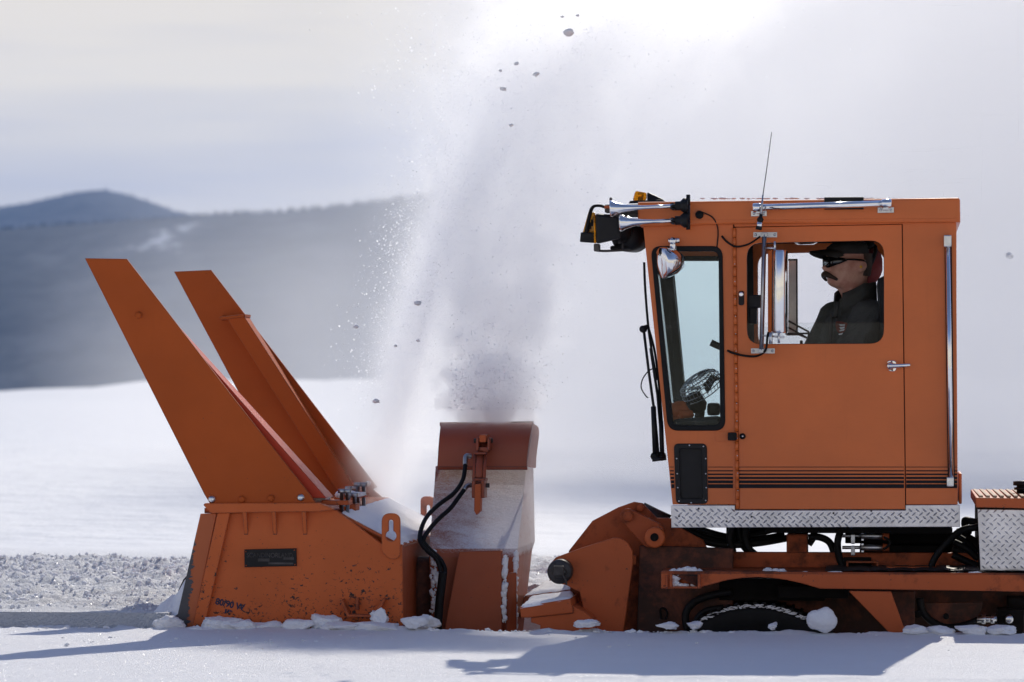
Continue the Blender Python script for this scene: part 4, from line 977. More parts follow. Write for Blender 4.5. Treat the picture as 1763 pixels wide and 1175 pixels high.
MB().tube(path([(1583, 1030, .36), (1588, 1052, .36), (1604, 1070, .36), (1630, 1081, .36), (1662, 1077, .36), (1690, 1067, .36), (1716, 1067, .36)]), .022, 8).build('hose', 'black_rubber', TV)
m = MB(); m.tube([pt(1682, 1067, .33), pt(1716, 1066, .33)], .018, 10, False); m.tube([pt(1690, 1067, .33), pt(1697, 1067, .33)], .026, 8, False); m.tube([pt(1706, 1067, .33), pt(1712, 1067, .33)], .024, 8, False); m.disc(1738, 1067, 6.5, .24, .34); m.build('hydraulic_coupling', 'zinc', TV)
m = MB(); m.pbox(1718, 1050, 1763, 1100, .36, .6); m.pbox(1735, 1030, 1800, 1060, .5, .8); m.build('valve_block', 'black_grime', TV)
m = MB(); m.tube(path([(1186, 1096, .40), (1180, 1060, .40), (1194, 1038, .40), (1222, 1026, .40), (1260, 1019, .40)]), .022, 8); m.build('hose', 'black_rubber', TV)
m = MB(); m.tube(path([(1200, 1096, .38), (1198, 1070, .38), (1214, 1052, .38), (1246, 1046, .38)]), .016, 8); m.build('hose', 'black_rubber', TV)
MB().tube(path([(1139, 1066, .44), (1137, 1050, .44), (1144, 1048, .44), (1149, 1056, .44), (1146, 1067, .44)]), .007, 6).build('hook', 'black_grime', TV)
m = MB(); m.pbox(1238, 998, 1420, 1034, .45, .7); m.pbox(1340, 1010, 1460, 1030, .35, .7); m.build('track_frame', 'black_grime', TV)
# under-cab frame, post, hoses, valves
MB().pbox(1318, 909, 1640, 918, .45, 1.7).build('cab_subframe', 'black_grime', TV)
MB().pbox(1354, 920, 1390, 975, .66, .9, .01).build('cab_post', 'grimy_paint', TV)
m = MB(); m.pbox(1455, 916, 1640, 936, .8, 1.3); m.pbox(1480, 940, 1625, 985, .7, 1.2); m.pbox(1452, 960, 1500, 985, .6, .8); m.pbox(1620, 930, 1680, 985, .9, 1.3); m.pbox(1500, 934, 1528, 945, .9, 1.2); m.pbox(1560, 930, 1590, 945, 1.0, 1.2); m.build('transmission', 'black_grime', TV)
m = MB().pbox(1457, 967, 1513, 969.5, .54, .6, .002); m.pbox(1457, 967, 1460.5, 983, .54, .6, .002); m.pbox(1509, 967, 1512.5, 983, .54, .6, .002); m.build('battery_bracket', 'frame_paint', TV)
m = MB().pbox(1526, 976.5, 1600, 983, .4, .5, .004); m.pbox(1603, 977, 1635, 983, .45, .55, .004); m.build('deck_plate', 'frame_paint', TV)
for y in (923, 943):
    v = MB().tube([pt(1483, y, .55), pt(1522, y+.5, .55)], .020, 12, False).build('hydraulic_valve', 'steel', TV)
    m = MB(); m.tube([pt(1520, y+.5, .55), pt(1531, y+.5, .55)], .023, 12, False); m.build('valve_cap', 'grimy_paint', v)
    m = MB(); m.tube([pt(1450, y, .55), pt(1484, y, .55)], .010, 8, False); m.pbox(1465, y-3, 1472, y+14, .53, .57); m.build('valve_stem', 'steel', v)
    m = MB()
    for yy in (-7, 5): m.pbox(1483, y+yy, 1487, y+yy+3.5, .50, .53, .002)
    m.build('valve_clip', 'zinc', v)
MB().tube(path([(1522, 925, .53), (1532, 932, .52), (1530, 940, .52), (1521, 946, .53)]), .008, 6).build('hose', 'black_rubber', TV)
hose_px = [
 [(1170, 905, .7), (1210, 925, .75), (1250, 934, .8), (1300, 930, .85), (1350, 922, .9)],
 [(1190, 906, .8), (1220, 917, .8), (1255, 925, .85), (1290, 922, .9), (1330, 912, .9)],
 [(1160, 903, .6), (1195, 925, .65), (1240, 938, .7), (1300, 936, .75), (1360, 926, .85)],
 [(1262, 905, .7), (1256, 930, .7), (1262, 952, .7), (1255, 972, .7)],
 [(1270, 905, .74), (1276, 930, .74), (1284, 945, .74), (1305, 958, .74), (1352, 966, .72)],
 [(1285, 905, .7), (1283, 925, .7), (1292, 948, .7), (1318, 962, .7), (1360, 962, .68)],
 [(1392, 926, .7), (1410, 925, .7), (1428, 934, .7), (1436, 955, .7), (1438, 982, .7)],
 [(1402, 910, .8), (1400, 925, .8), (1392, 938, .8)],
 [(1448, 912, .6), (1442, 935, .6), (1446, 965, .62), (1456, 980, .62)],
 [(1684, 908, .4), (1655, 914, .45), (1630, 935, .5), (1610, 960, .5), (1600, 985, .5)],
 [(1684, 900, .6), (1672, 898, .6), (1662, 896, .62), (1661, 904, .65), (1668, 918, .7)],
 [(1640, 920, .7), (1665, 935, .7), (1684, 955, .7)], [(1642, 934, .6), (1664, 945, .6), (1684, 962, .6)], [(1640, 945, .65), (1665, 955, .65), (1684, 970, .65)], [(1645, 915, .8), (1675, 930, .8), (1690, 945, .8)], [(1640, 955, .62), (1660, 965, .62), (1684, 975, .62)]]
for q in hose_px: MB().tube(path(q), .021, 8).build('hose', 'black_rubber', TV)
m = MB(); m.pbox(1250, 900, 1266, 960, .72, .8, .02); m.pbox(1255, 905, 1320, 920, .9, 1.1, .02); m.build('hose_clamp', 'black_grime', TV)
# tool box with tread plate face and wooden-striped lid
bx = [(1683, 877), (1830, 879), (1830, 984), (1688, 983)]
tb = MB().pplate(bx, .16, .19, bev=.003).build('tool_box', 'aluminium', TV)
m = MB(); lugs(m, bx, .16, 13.2, 7.4, 9.5, 3.2, hgt=.010); m.build('tread_pattern', 'aluminium', tb, kind='stuff')
m = MB(); a = pt(1684, 878, .19); b = pt(1688, 983, .19); m.box(a.x+.01, a.x+.5, .192, 1.5, b.z, a.z-.01, .004); m.build('box_body', 'black_grime', tb)
m = MB(); m.hexa([pt(1680.5, 874, .13), pt(1835, 877, .13), pt(1815, 858, 1.45), pt(1671, 857, 1.45), pt(1680, 857, .13), pt(1835, 859, .13), pt(1815, 844, 1.45), pt(1671, 843, 1.45)], .005); ld = m.build('lid', 'frame_paint', tb)
m = MB(); z = pt(1680, 857, .13).z
for k in range(14):
    p = pt(1686+k*12, 857, .15); m.hexa([(p.x, .15, z+.001), (p.x+.022, .15, z+.001), (p.x-.01+.022, 1.42, z+.001), (p.x-.01, 1.42, z+.001), (p.x, .15, z+.012), (p.x+.022, .15, z+.012), (p.x-.01+.022, 1.42, z+.012), (p.x-.01, 1.42, z+.012)], .003)
m.build('lid_slats', 'wood_rail', tb)
p = pt(1765, 850, .6); m = MB(); m.lathe((p.x, .6, p.z), (0, 0, 1), [(.05, 0), (.05, .02), (.065, .022), (.065, .035), (.05, .037), (.05, .045), (.07, .047), (.07, .07), (.03, .075)], 18); m.build('filler_cap', 'black_plastic', TV)
LUMPS.build('orange_lumps', 'lump_orange', frame=True, label='orange lumps lying on the dashboard behind the tinted window', category='cloth')

# ================================================================== DRIVER
HS = 1.333
fy = math.radians(27); FW = Vector((-math.cos(fy), -math.sin(fy), 0)); LF = Vector((math.sin(fy), -math.cos(fy), 0))
HC = pt(1464, 464, .88)
PM = Matrix(((FW.x*HS, LF.x*HS, 0, HC.x), (FW.y*HS, LF.y*HS, 0, HC.y), (0, 0, HS, HC.z), (0, 0, 0, 1)))
PR = bpy.data.objects.new('person', None); COL.objects.link(PR); PR.matrix_world = M @ PM
PR['label'] = 'person in dark jacket, cap and sunglasses with a bushy moustache driving the cab'; PR['category'] = 'person'
def loft(m, levels, n=36, p=2.3):
    rows = []
    for (z, cx_, hxf, hxb, hy) in levels:
        r = []
        for k in range(n+1):
            a = 2*math.pi*k/n; c, s_ = math.cos(a), math.sin(a)
            q = (abs(c)**p+abs(s_)**p)**(-1/p)
            r.append((cx_+(hxf if c > 0 else hxb)*c*q, hy*s_*q, z))
        rows.append(r)
    m.sheet(rows)
    m.add(rows[0][:-1], [tuple(range(n))]); m.add(rows[-1][:-1], [tuple(range(n))])
def pbuild(m, name, mat, voxel=None, parent=None, smooth=None):
    o = m.build(name, mat, parent or PR)
    if voxel:
        r = o.modifiers.new('remesh', 'REMESH'); r.mode = 'VOXEL'; r.voxel_size = voxel; r.use_smooth_shade = True
        s_ = o.modifiers.new('smooth', 'SMOOTH'); s_.factor = .5; s_.iterations = smooth or 3
    return o
HEAD = [(-.21, 0, .02, 0.081, .063), (-.12, 0, .03, 0.077, .060), (-.088, 0, .055, 0.077, .056), (-.076, 0, .092, 0.077, .052), (-.062, 0, .110, 0.081, .058), (-.045, 0, .107, 0.074, .065), (-.030, 0, .115, 0.078, .069), (-.012, 0, .109, 0.082, .074),
        (.014, 0, .104, 0.086, .077), (.034, 0, .104, 0.090, .079), (.052, 0, .114, 0.091, .079), (.08, 0, .108, .078, .074), (.098, 0, .085, .066, .064), (.110, 0, .045, .048, .045), (.116, 0, .01, .02, .012)]
m = MB(); loft(m, HEAD, p=2.15)
m.add([(.104, -.010, .044), (.104, .010, .044), (.135, .010, -.001), (.135, -.010, -.001), (.144, 0, .006), (.105, -.019, -.014), (.105, .019, -.014), (.128, 0, -.013)],
      [(0, 1, 2, 4), (0, 4, 3), (2, 3, 4), (0, 3, 5), (1, 6, 2), (3, 2, 7), (3, 7, 5), (2, 6, 7), (5, 7, 6), (0, 5, 6, 1)])
for s_ in (1, -1):
    m.ico((-.012, s_*.082, .012), .03, 2, .06, (.62, .42, 1.1), 2); m.ico((.085, s_*.035, -.012), .025, 2, .0, (.7, 1, .9))
    m.ico((-.030, s_*.083, .016), .02, 2, .06, (.5, .5, 1.3), 5)
loft(m, [(-.17, -.045, .06, .06, .07), (-.22, -.035, .09, .09, .16), (-.30, -.03, .11, .11, .17), (-.48, -.03, .12, .12, .155), (-.68, -.03, .13, .13, .17)])
ARMS = {1: [(-.0, .185, -.21), (.17, .25, -.44), (.40, .17, -.40)], -1: [(-.02, -.185, -.21), (.10, -.25, -.46), (.36, -.18, -.42)]}
for s_, (a, b, c) in ARMS.items():
    m.tube([a, b], .052, 12, False, True, .044); m.tube([b, c], .042, 12, False, True, .030)
    c = Vector(c); h = Vector((.86, -.2*s_, .1)).normalized(); m.ico(c+h*.05, .045, 2, 0, (1.0, .85, .5))
    for k, L in enumerate((.070, .080, .076, .060)):
        q = c+h*.085+Vector((0, (k-1.5)*.019, .004)); m.tube([q, q+h*L*.5, q+h*L*.75-Vector((0, 0, L*.35)), q+h*L*.55-Vector((0, 0, L*.62))], .0095, 8)
    q = c+h*.045+Vector((0, .036*s_*-1, 0)); m.tube([q, q+h*.035+Vector((0, -.02*s_, -.012)), q+h*.05+Vector((0, -.012*s_, -.038))], .011, 8)
for s_ in (1, -1):
    m.tube([(-.03, s_*.09, -.68), (.40, s_*.13, -.64)], .082, 12, False, True, .062); m.tube([(.40, s_*.13, -.64), (.36, s_*.13, -1.03)], .058, 12, False, True, .042)
    m.tube([(.33, s_*.13, -1.04), (.52, s_*.14, -1.06)], .042, 10, False)
body_o = pbuild(m, 'body', 'skin', .0065)
m = MB(); loft(m, [(-.125, -.035, .075, .075, .078), (-.16, -.035, .085, .085, .095), (-.19, -.035, .095, .10, .15), (-.225, -.03, .11, .115, .205), (-.28, -.03, .13, .13, .22), (-.36, -.025, .145, .14, .21), (-.48, -.025, .145, .14, .195), (-.66, -.03, .15, .145, .20)])
for s_, (a, b, c) in ARMS.items():
    m.ico(a, .085, 2, .05, (1, 1, .9), 3); m.tube([a, b], .078, 14, False, True, .066); m.ico(b, .068, 2, .1, None, 6); m.tube([b, c], .064, 14, False, True, .046)
for k in range(16):      # cloth folds
    rr = random.Random(k); s_ = 1; t = rr.random(); a, b, _ = ARMS[1]; p = Vector(a).lerp(Vector(b), t)
    m.tube([p+Vector((-.05, .05, .05-.02*k % 3)), p+Vector((.0, .073, 0)), p+Vector((.05, .045, -.045))], .012, 6)
jk = pbuild(m, 'jacket', 'jacket_cloth', .010, smooth=4)
# stand-up collar: high at the back, open at the throat
m = MB(); rows = [[], [], [], []]
for k in range(41):
    a = math.radians(28)+k/40*math.radians(304)
    c, s_ = math.cos(a), math.sin(a); top = -.055-.055*max(0, c)-.008*abs(s_)
    for i, (r, z) in enumerate(((.105, -.205), (.098, (top-.19)/2-.01), (.094, top), (.082, top-.004))):
        rows[i].append((-.025+r*c*(1.02 if c > 0 else 1.0), r*s_*.93, z))
m.sheet(rows); cl = m.build('collar', 'jacket_cloth', jk)
sol = cl.modifiers.new('thick', 'SOLIDIFY'); sol.thickness = .008
m = MB(); m.tube([(.105, .03, -.20), (.118, .045, -.27), (.125, .05, -.36)], .009, 8); m.tube([(.085, .045, -.15), (.11, .07, -.215)], .011, 8); m.build('lapel', 'jacket_cloth', jk)
m = MB(); loft(m, [(-.60, -.03, .155, .15, .205), (-.74, -.03, .15, .16, .205)])
for s_ in (1, -1): m.tube([(-.03, s_*.09, -.68), (.40, s_*.13, -.64)], .092, 14, False, True, .072); m.tube([(.40, s_*.13, -.62), (.36, s_*.13, -1.02)], .068, 14, False, True, .056)
pbuild(m, 'trousers', 'trousers_cloth', .012)
# cap
m = MB(); loft(m, [(.066, 0, .119, .080, .080), (.078, 0, .119, .082, .081), (.097, 0, .109, .078, .078), (.115, -.005, .088, .066, .067), (.126, -.005, .05, .05, .047), (.130, -.005, .012, .02, .012)], p=2.1)
for s_ in (0,):
    rows = []
    for j in range(7):
        t = j/6; rows.append([(.105+.092*t*math.cos(a*.9)-.045*(1-math.cos(a)), .088*math.sin(a)*(1-.12*t), .076+.014*math.cos(a)-.012*t-.016*math.sin(a)**2) for a in np.linspace(-1.35, 1.35, 17)])
    m.sheet(rows); m.sheet([[(x, y, z-.006) for x, y, z in r] for r in rows])
cp = m.build('cap', 'cap_cloth', PR)
m = MB(); m.tube([(.119, 0, .072), (.09, 0, .112), (.0, 0, .130), (-.06, 0, .11)], .002, 4); m.build('cap_seam', 'cap_cloth', cp)
# wrap-round sunglasses
rows = [[], []]
for k in range(33):
    a = math.radians(-66)+k/32*math.radians(132); c, s_ = math.cos(a), math.sin(a)
    p_ = 2.15; q = (abs(c)**p_+abs(s_)**p_)**(-1/p_); t = abs(a)/math.radians(66)
    mid = .029+.010*t; hh = .0255*(1-t**1.8)+.0045; nose_notch = .018*math.exp(-(a/.15)**2)
    for i, z in enumerate((mid-hh+nose_notch, mid+hh*.85)):
        rows[i].append(((.118 if c > 0 else .10)*c*q+.006, .0865*s_*q, z))
m = MB(); m.sheet(rows); sg = m.build('sunglasses', 'sunglass_lens', PR); so = sg.modifiers.new('thick', 'SOLIDIFY'); so.thickness = .004; so.offset = 1
m = MB()
for s_ in (1, -1): m.tube([(.066, s_*.083, .040), (.03, s_*.087, .040), (-.02, s_*.087, .036), (-.04, s_*.084, .022)], .0045, 6)
m.build('temple_arm', 'sunglass_lens', sg)
m = MB()
for s_ in (1, -1):
    pts = [(.124, s_*-.004, -.024), (.122, s_*.018, -.026), (.110, s_*.040, -.036), (.090, s_*.056, -.050)]
    m.tube(pts, .0165, 10, True, True, .006)
pbuild(m, 'moustache', 'moustache_hair', .0035, smooth=2)
m = MB()
for s_ in (1, -1): m.ico((-.006, s_*.094, .008), .0065, 2, 0)
m.build('earplug', 'earplug_yellow', PR)
m = MB(); loft(m, [(-.03, -.03, .0, .058, .066), (.01, -.03, .0, .064, .076), (.045, -.03, .0, .066, .079), (.07, -.03, .0, .064, .079)]); m.build('hair', 'moustache_hair', PR)
# arrowhead shoulder patch lying on the sleeve
from mathutils.bvhtree import BVHTree
bpy.context.view_layer.update()
dg = bpy.context.evaluated_depsgraph_get(); je = jk.evaluated_get(dg); bvh = BVHTree.FromObject(jk, dg)
iv = (M @ PM).inverted()
def on_sleeve(px, py, lift):
    w0 = iv @ cam.location; w1 = iv @ (M @ pt(px, py, .5)); h = bvh.ray_cast(w0, (w1-w0).normalized())
    return (h[0]+h[1]*lift) if h[0] else None
def patch(poly, lift, name, mat, par):
    c = (sum(p[0] for p in poly)/len(poly), sum(p[1] for p in poly)/len(poly)); m = MB(); rings = []
    for t in (1, .66, .33): rings.append([on_sleeve(c[0]+(x-c[0])*t, c[1]+(y-c[1])*t, lift) for x, y in poly+[poly[0]]])
    cc = on_sleeve(*c, lift)
    if cc is None or any(q is None for r in rings for q in r): return None
    m.sheet(rings); k = len(poly); m.add(rings[-1]+[cc], [(i, i+1, k+1) for i in range(k)])
    return m.build(name, mat, par)
pa = patch(rp([(1441, 554), (1452, 555), (1461, 558), (1457, 571), (1450, 577), (1443, 572), (1440, 562)], 3), .006, 'shoulder_patch', 'patch_brown', jk)
if pa:
    for q in ([(1447, 560), (1458, 561), (1457, 563), (1450, 563)], [(1448, 565), (1457, 565), (1456, 568), (1450, 569)], [(1447, 571), (1452, 570), (1457, 569), (1455, 572), (1449, 573)]):
        patch(q, .010, 'patch_mark', 'patch_white', jk)
    patch([(1446, 576), (1453, 575), (1452, 578), (1447, 579)], .008, 'patch_tab', 'patch_white', jk)

# ================================================================== SNOW LYING AND FLYING
def snow_thing(m, name, mat, label, cat, group=None, kind=None):
    o = m.build(name, mat, recalc=False); o['label'] = label; o['category'] = cat
    if group: o['group'] = group
    if kind: o['kind'] = kind
    return o
GB = 'snow blocks along the edge of the smooth lane'
blocks = [
 (1389, 1047, 1442, 1089, -.14, .10, 'big rounded snow block standing in front of the track wheel'),
 (984, 1067, 1032, 1082, -.13, .25, 'flat snow slab lying just below the orange push block'),
 (1130, 1070, 1169, 1084, -.11, .25, 'low snow lump below the box step, leftmost of two'),
 (1180, 1070, 1212, 1084, -.11, .25, 'low snow lump beside the black track wheel, below the step'),
 (1321, 1072, 1340, 1085, -.12, .3, 'tiny snow crumb in front of the middle of the track wheel'),
 (1548, 1077, 1602, 1093, -.13, .22, 'thin snow slab at the foot of the slanted orange strut'),
 (1592, 1078, 1645, 1094, -.15, .22, 'thin snow slab just right of the strut foot slab'),
 (1643, 1073, 1705, 1095, -.16, .2, 'long snow slab below the hydraulic coupling'),
 (1695, 1076, 1748, 1094, -.13, .2, 'sloping snow slab at the far right end of the lane edge'),
 (258, 1060, 318, 1097, -.10, .25, 'broken snow lump right under the dark cutting edge'),
 (316, 1078, 372, 1093, -.15, .2, 'snow slab at the foot of the front edge strip'),
 (345, 1060, 425, 1090, -.06, .22, 'jagged snow heap under the blue handwriting'),
 (385, 1068, 450, 1090, -.12, .2, 'layered snow slab just right of the handwriting heap'),
 (430, 1068, 492, 1089, -.09, .2, 'low snow slab below the name plate'),
 (486, 1066, 540, 1090, -.11, .2, 'squarish snow slab below the middle of the side plate'),
 (538, 1056, 592, 1090, -.06, .25, 'upright snow chunk left of the hook bracket'),
 (545, 1070, 618, 1090, -.12, .2, 'flat snow slab below the hook bracket'),
 (600, 1071, 690, 1089, -.10, .2, 'long flat snow slab at the rear foot of the side plate'),
 (638, 1050, 672, 1084, -.03, .3, 'pointed snow chunk right of the hook bracket'),
 (688, 1062, 738, 1086, -.10, .25, 'snow slab in front of the dark drum'),
 (718, 1058, 764, 1086, .10, .25, 'snow lump at the foot of the chute hose sleeve'),
 (64, 1076, 92, 1090, -.10, .3, 'small lone snow lump on the lane far left of the blower')]
for i, (x0, y0, x1, y1, v, amp, lab) in enumerate(blocks):
    c = pt((x0+x1)/2, (y0+y1)/2, v); a = pt(x0, y0, v); b = pt(x1, y1, v)
    rx, rz = (b.x-a.x)/2, (a.z-b.z)/2
    m = MB()
    bm = bmesh.new(); bmesh.ops.create_icosphere(bm, subdivisions=4, radius=1)
    for q in bm.verts:
        p = q.co.copy(); sq = (abs(p.x)**3.2+abs(p.y)**3.2+abs(p.z)**3.2)**(-1/3.2); p = p*sq if i != 0 else p
        if i:
            for c_ in range(11):
                rq = random.Random(i*31+c_); nn = Vector((rq.gauss(0, 1), rq.gauss(0, .7), rq.gauss(0, .9))).normalized(); dd = rq.uniform(.62, 1.0)
                e_ = p.dot(nn)-dd
                if e_ > 0: p = p-nn*e_
        of = Vector((i*3.3, i*1.7, i*.9))
        d = 1+amp*.7*mnoise.noise(p*1.3+of)+amp*.4*mnoise.noise(p*3.1+of)+amp*.5*mnoise.noise(p*9+of)+amp*.3*mnoise.noise(p*21+of)
        q.co = Vector((c.x+p.x*rx*d, c.y+p.y*max(.07, min(rx*.8, .13))*d, c.z+p.z*rz*d*(1+.25*mnoise.noise(Vector((p.x*1.5, i, 0))))))
    m.from_bm(bm, True)
    snow_thing(m, 'snow_block', 'snow_lump', lab, 'snow block', GB)
# crumbs along the lane edge
m = MB(); rr = random.Random(5)
for k in range(900):
    x = rr.uniform(0, 1763) if k % 3 else rr.uniform(300, 760); v = rr.uniform(-.075, -.14) if k % 4 else rr.uniform(-1.6, -.15)
    p = pt(x, 1085, v); r = (.003+.014*rr.random()**3)*(.55 if v < -.2 else 1.0); m.ico((p.x, v, r*.25), r, 1, .7, (rr.uniform(.8, 1.8), 1, rr.uniform(.4, .9)), k)
snow_thing(m, 'snow_crumbs', 'snow_lump', 'fine crumbs of snow scattered along the lane edge under the machine', 'snow', kind='stuff')
# snow heaped against the cutting edge
m = MB(); rows = []
pr = [(244, 1088), (258, 1072), (266, 1054), (276, 1042), (287, 1034), (298, 1028), (308, 1010), (316, 994), (330, 985)]
for j in range(26):
    v = .02+j*.085; r = []
    for i in range(41):
        f = i/40*(len(pr)-1); a = int(min(f, len(pr)-2)); t = f-a
        x = pr[a][0]*(1-t)+pr[a+1][0]*t; y = pr[a][1]*(1-t)+pr[a+1][1]*t
        p = pt(x, y, 0); w_ = p.z; e = min(1, j/2.5)
        r.append((p.x-.04*math.sin(j*.7), v+.03*nz(p.x, v, 9, 4), w_*(.35+.65*e)+.02*nz(p.x, v, 7, 2)*e+.012*nz(p.x, v, 22, 5)))
    rows.append(r)
m.sheet(rows); snow_thing(m, 'snow_heap', 'snow_lump', 'smooth bank of snow curling up against the dark cutting edge', 'snow heap', kind='stuff')
# settled snow on the machines
def cap_sheet(c00, c10, c01, c11, nu, nv, th, amp, seed, edge=.6):
    m = MB(); rows = []
    for j in range(nv+1):
        r = []
        for i in range(nu+1):
            s_, t = i/nu, j/nv
            p = (Vector(c00)*(1-s_)+Vector(c10)*s_)*(1-t)+(Vector(c01)*(1-s_)+Vector(c11)*s_)*t
            e = min(1, min(s_, 1-s_, t, 1-t)*nu*.35)
            h = th*(.35+.65*e)+amp*e*(mnoise.noise(Vector((p.x*6+seed, p.y*6, p.z)))+.5*mnoise.noise(Vector((p.x*18+seed, p.y*18, p.z))))
            if e == 0: h = -.004
            r.append(p+Vector((.012*mnoise.noise(p*15) if e < 1 else 0, .012*mnoise.noise(p*13+Vector((4, 0, 0))) if e < 1 else 0, h)))
        rows.append(r)
    m.sheet(rows); return m
m = MB(); rr = random.Random(33)
for i in range(320):
    t = rr.random(); k_ = rr.random()
    if k_ < .45: x, y, v = 889-10*rr.random()*t, 950+130*t, .62
    elif k_ < .75: x, y, v = 866+5*rr.random(), 955+120*t, .53
    else: x, y, v = 741+14*rr.random(), 950+130*t, .55
    m.ico(pt(x, y, v), .004+.014*rr.random()**2, 1, .7, (rr.uniform(.6, 1.3), .5, rr.uniform(.8, 2.2)), i)
snow_thing(m, 'settled_snow', 'snow_lump', 'streaks of snow clinging to the foot of the chute around the bare panel', 'snow', kind='stuff')
dk = deckpts(.06); dkf = deckpts(VF-.05)
snow_thing(cap_sheet(dk[1]+Vector((.03, .02, -.015)), dk[2], dkf[1], dkf[2], 44, 90, .020, .008, 3), 'settled_snow', 'snow_lump', 'snow settled on the sloping deck behind the two wings', 'snow', kind='stuff')
a = pt(533, 858, .10)
m = MB(); m.ico(pt(543, 862, .25), .05, 3, .4, (1.2, 1, .6), 3); m.ico(pt(552, 858, .5), .055, 3, .4, (1, 1.4, .6), 7); m.ico(pt(607, 852, .95), .03, 3, .5, (1.2, 1, .7), 4); m.ico(pt(620, 851, .9), .025, 3, .5, (1.4, 1, .6), 8); m.ico(pt(590, 868, .3), .02, 2, .5, (1.6, 1, .6), 9); m.ico(pt(583, 852, .7), .022, 2, .4, None, 5)
snow_thing(m, 'settled_snow', 'snow_lump', 'lumps of snow caught around the brace brackets below the wings', 'snow', kind='stuff')
snow_thing(cap_sheet(pt(895, 1047, .12), pt(982, 1032, .12), pt(914, 1029, .64), pt(990, 1020, .64), 40, 24, .014, .010, 5), 'settled_snow', 'snow_lump', 'snow crust on the lower step of the orange push block', 'snow', kind='stuff')
snow_thing(cap_sheet(pt(903, 1027, .62), pt(997, 1013, .62), pt(935, 1006, 1.3), pt(1010, 1000, 1.3), 40, 30, .016, .010, 8), 'settled_snow', 'snow_lump', 'snow crust on the upper step below the round pivot pin', 'snow', kind='stuff')
m = MB()
for i, (x, y, r) in enumerate(((1160, 986, .028), (1172, 985, .03), (1184, 984, .035), (1194, 984, .033), (1203, 987, .03), (1162, 995, .03), (1162, 1005, .024), (1196, 1007, .02), (1180, 1009, .018), (1204, 995, .022), (1172, 1008, .02), (1145, 988, .014), (1167, 992, .025), (1190, 990, .025))): m.ico(pt(x, y, .13 if y > 990 else .16), r, 3, .35, (1.1, 1.2, .75), i+2)
snow_thing(m, 'settled_snow', 'snow_lump', 'snow packed in and on the box step at the front of the side rail', 'snow', kind='stuff')
m = MB(); rr = random.Random(9)
for i in range(46):
    x = rr.choice((rr.uniform(1250, 1350), rr.uniform(1255, 1390), rr.uniform(1430, 1460), rr.uniform(1640, 1712))); m.ico(pt(x, 986.5, rr.uniform(.12, .5)), rr.uniform(.010, .024), 2, .4, (2.0, 1.2, .5), i)
for i, x in enumerate((1322, 1337, 1346)): m.ico(pt(x, 984, .2), .03-.004*i, 3, .4, (1.2, 1, .6), i+20)
snow_thing(m, 'settled_snow', 'snow_lump', 'patches of snow along the top of the long orange side rail', 'snow', kind='stuff')
m = MB(); rr = random.Random(12)
for i in range(150):
    a_ = math.radians(rr.uniform(56, 122)); R2 = Rw*rr.uniform(.965, 1.0); m.ico((wc.x+R2*math.cos(a_), .335, wc.z+R2*math.sin(a_)), .0025+.005*rr.random()**2, 1, .6, (2.6, .7, .7), i)
snow_thing(m, 'settled_snow', 'snow_lump', 'thin rime of snow along the rim of the black track wheel', 'snow', kind='stuff')
m = MB(); rr = random.Random(14)
for i in range(70):
    x = rr.uniform(1200, 1645); m.ico(pt(x, 342.5-.6*rr.random(), rr.uniform(.3, 1.4)), rr.uniform(.006, .013), 1, .5, (1.8, 1.5, .5), i)
snow_thing(m, 'settled_snow', 'snow_lump', 'scattered grains of snow on the cab roof', 'snow', kind='stuff')
# clods thrown up by the blower
GC = 'snow clods flying in the plume'
cl_ = [(866, 153, 5.5, 'round dark snow clod at the upper left rim of the plume, the darkest'), (923, 128, 5.2, 'round snow clod high in the plume, just right of the darkest one'),
       (979, 56, 9, 'large pale snow clod near the top of the plume'), (889, 110, 4.5, 'faint snow clod above the darkest one'), (862, 122, 3, 'tiny faint snow clod left of the faint one above the darkest'),
       (880, 216, 3.5, 'tiny snow clod below the darkest one'), (968, 29, 3, 'small snow clod above the large pale one'), (994, 27, 3, 'small snow clod at the very top, right of the other small one'),
       (719, 522, 6, 'lone wedge-shaped snow clod left of the plume over the far field'), (613, 563, 4, 'white snow clod falling between the far wing and the plume'), (648, 691, 5.5, 'flat snow clod low over the deck, left of the chute'),
       (681, 596, 3, 'tiny snow clod under the wedge-shaped one'), (720, 587, 3, 'tiny snow clod in the falling curtain of spray'), (1738, 440, 7, 'blurred grey snow clod far right behind the cab')]
for i, (x, y, r, lab) in enumerate(cl_):
    v = 1.2 if i < 13 else 7.0
    m = MB(); m.ico(pt(x, y, v), r*.8*(20+v)/FPX, 3, .6, (1.2, 1, .8), i+31, 1.5); snow_thing(m, 'snow_clod', 'snow_lump', lab, 'snow clod', GC)

# ================================================================== THE PLUME
def plume_axis():
    """centre and half width of the rising column, and of the curtain falling on its left, by height"""
    core = [(735, 840, 80), (690, 845, 88), (640, 850, 92), (560, 858, 105), (480, 862, 125), (400, 872, 140), (320, 900, 160), (220, 950, 185), (120, 1010, 220), (20, 1075, 250), (-120, 1160, 290)]
    cur = [(900, 640, 42), (800, 662, 40), (700, 690, 36), (600, 712, 36), (500, 738, 36), (420, 768, 38), (330, 815, 42), (250, 864, 54), (170, 916, 74), (90, 972, 95), (10, 1045, 125), (-120, 1160, 160)]
    def f(L, vf):
        o = []
        for y, x, h in L:
            v = 1.6
            for _ in range(8): v = vf(pt(x, y, v).z)
            p = pt(x, y, v); o.append((p.z, p.x, h*(20+v)/FPX))
        return o
    return f(core, vcore), f(cur, vcurt)
LEAN = .9           # the hood throws the snow up and away from the camera
def vcore(w): return 1.62+LEAN*max(0.0, w-1.25)
def vcurt(w): return 2.25+.62*max(0.0, w-1.3)
CORE, CURT = plume_axis()
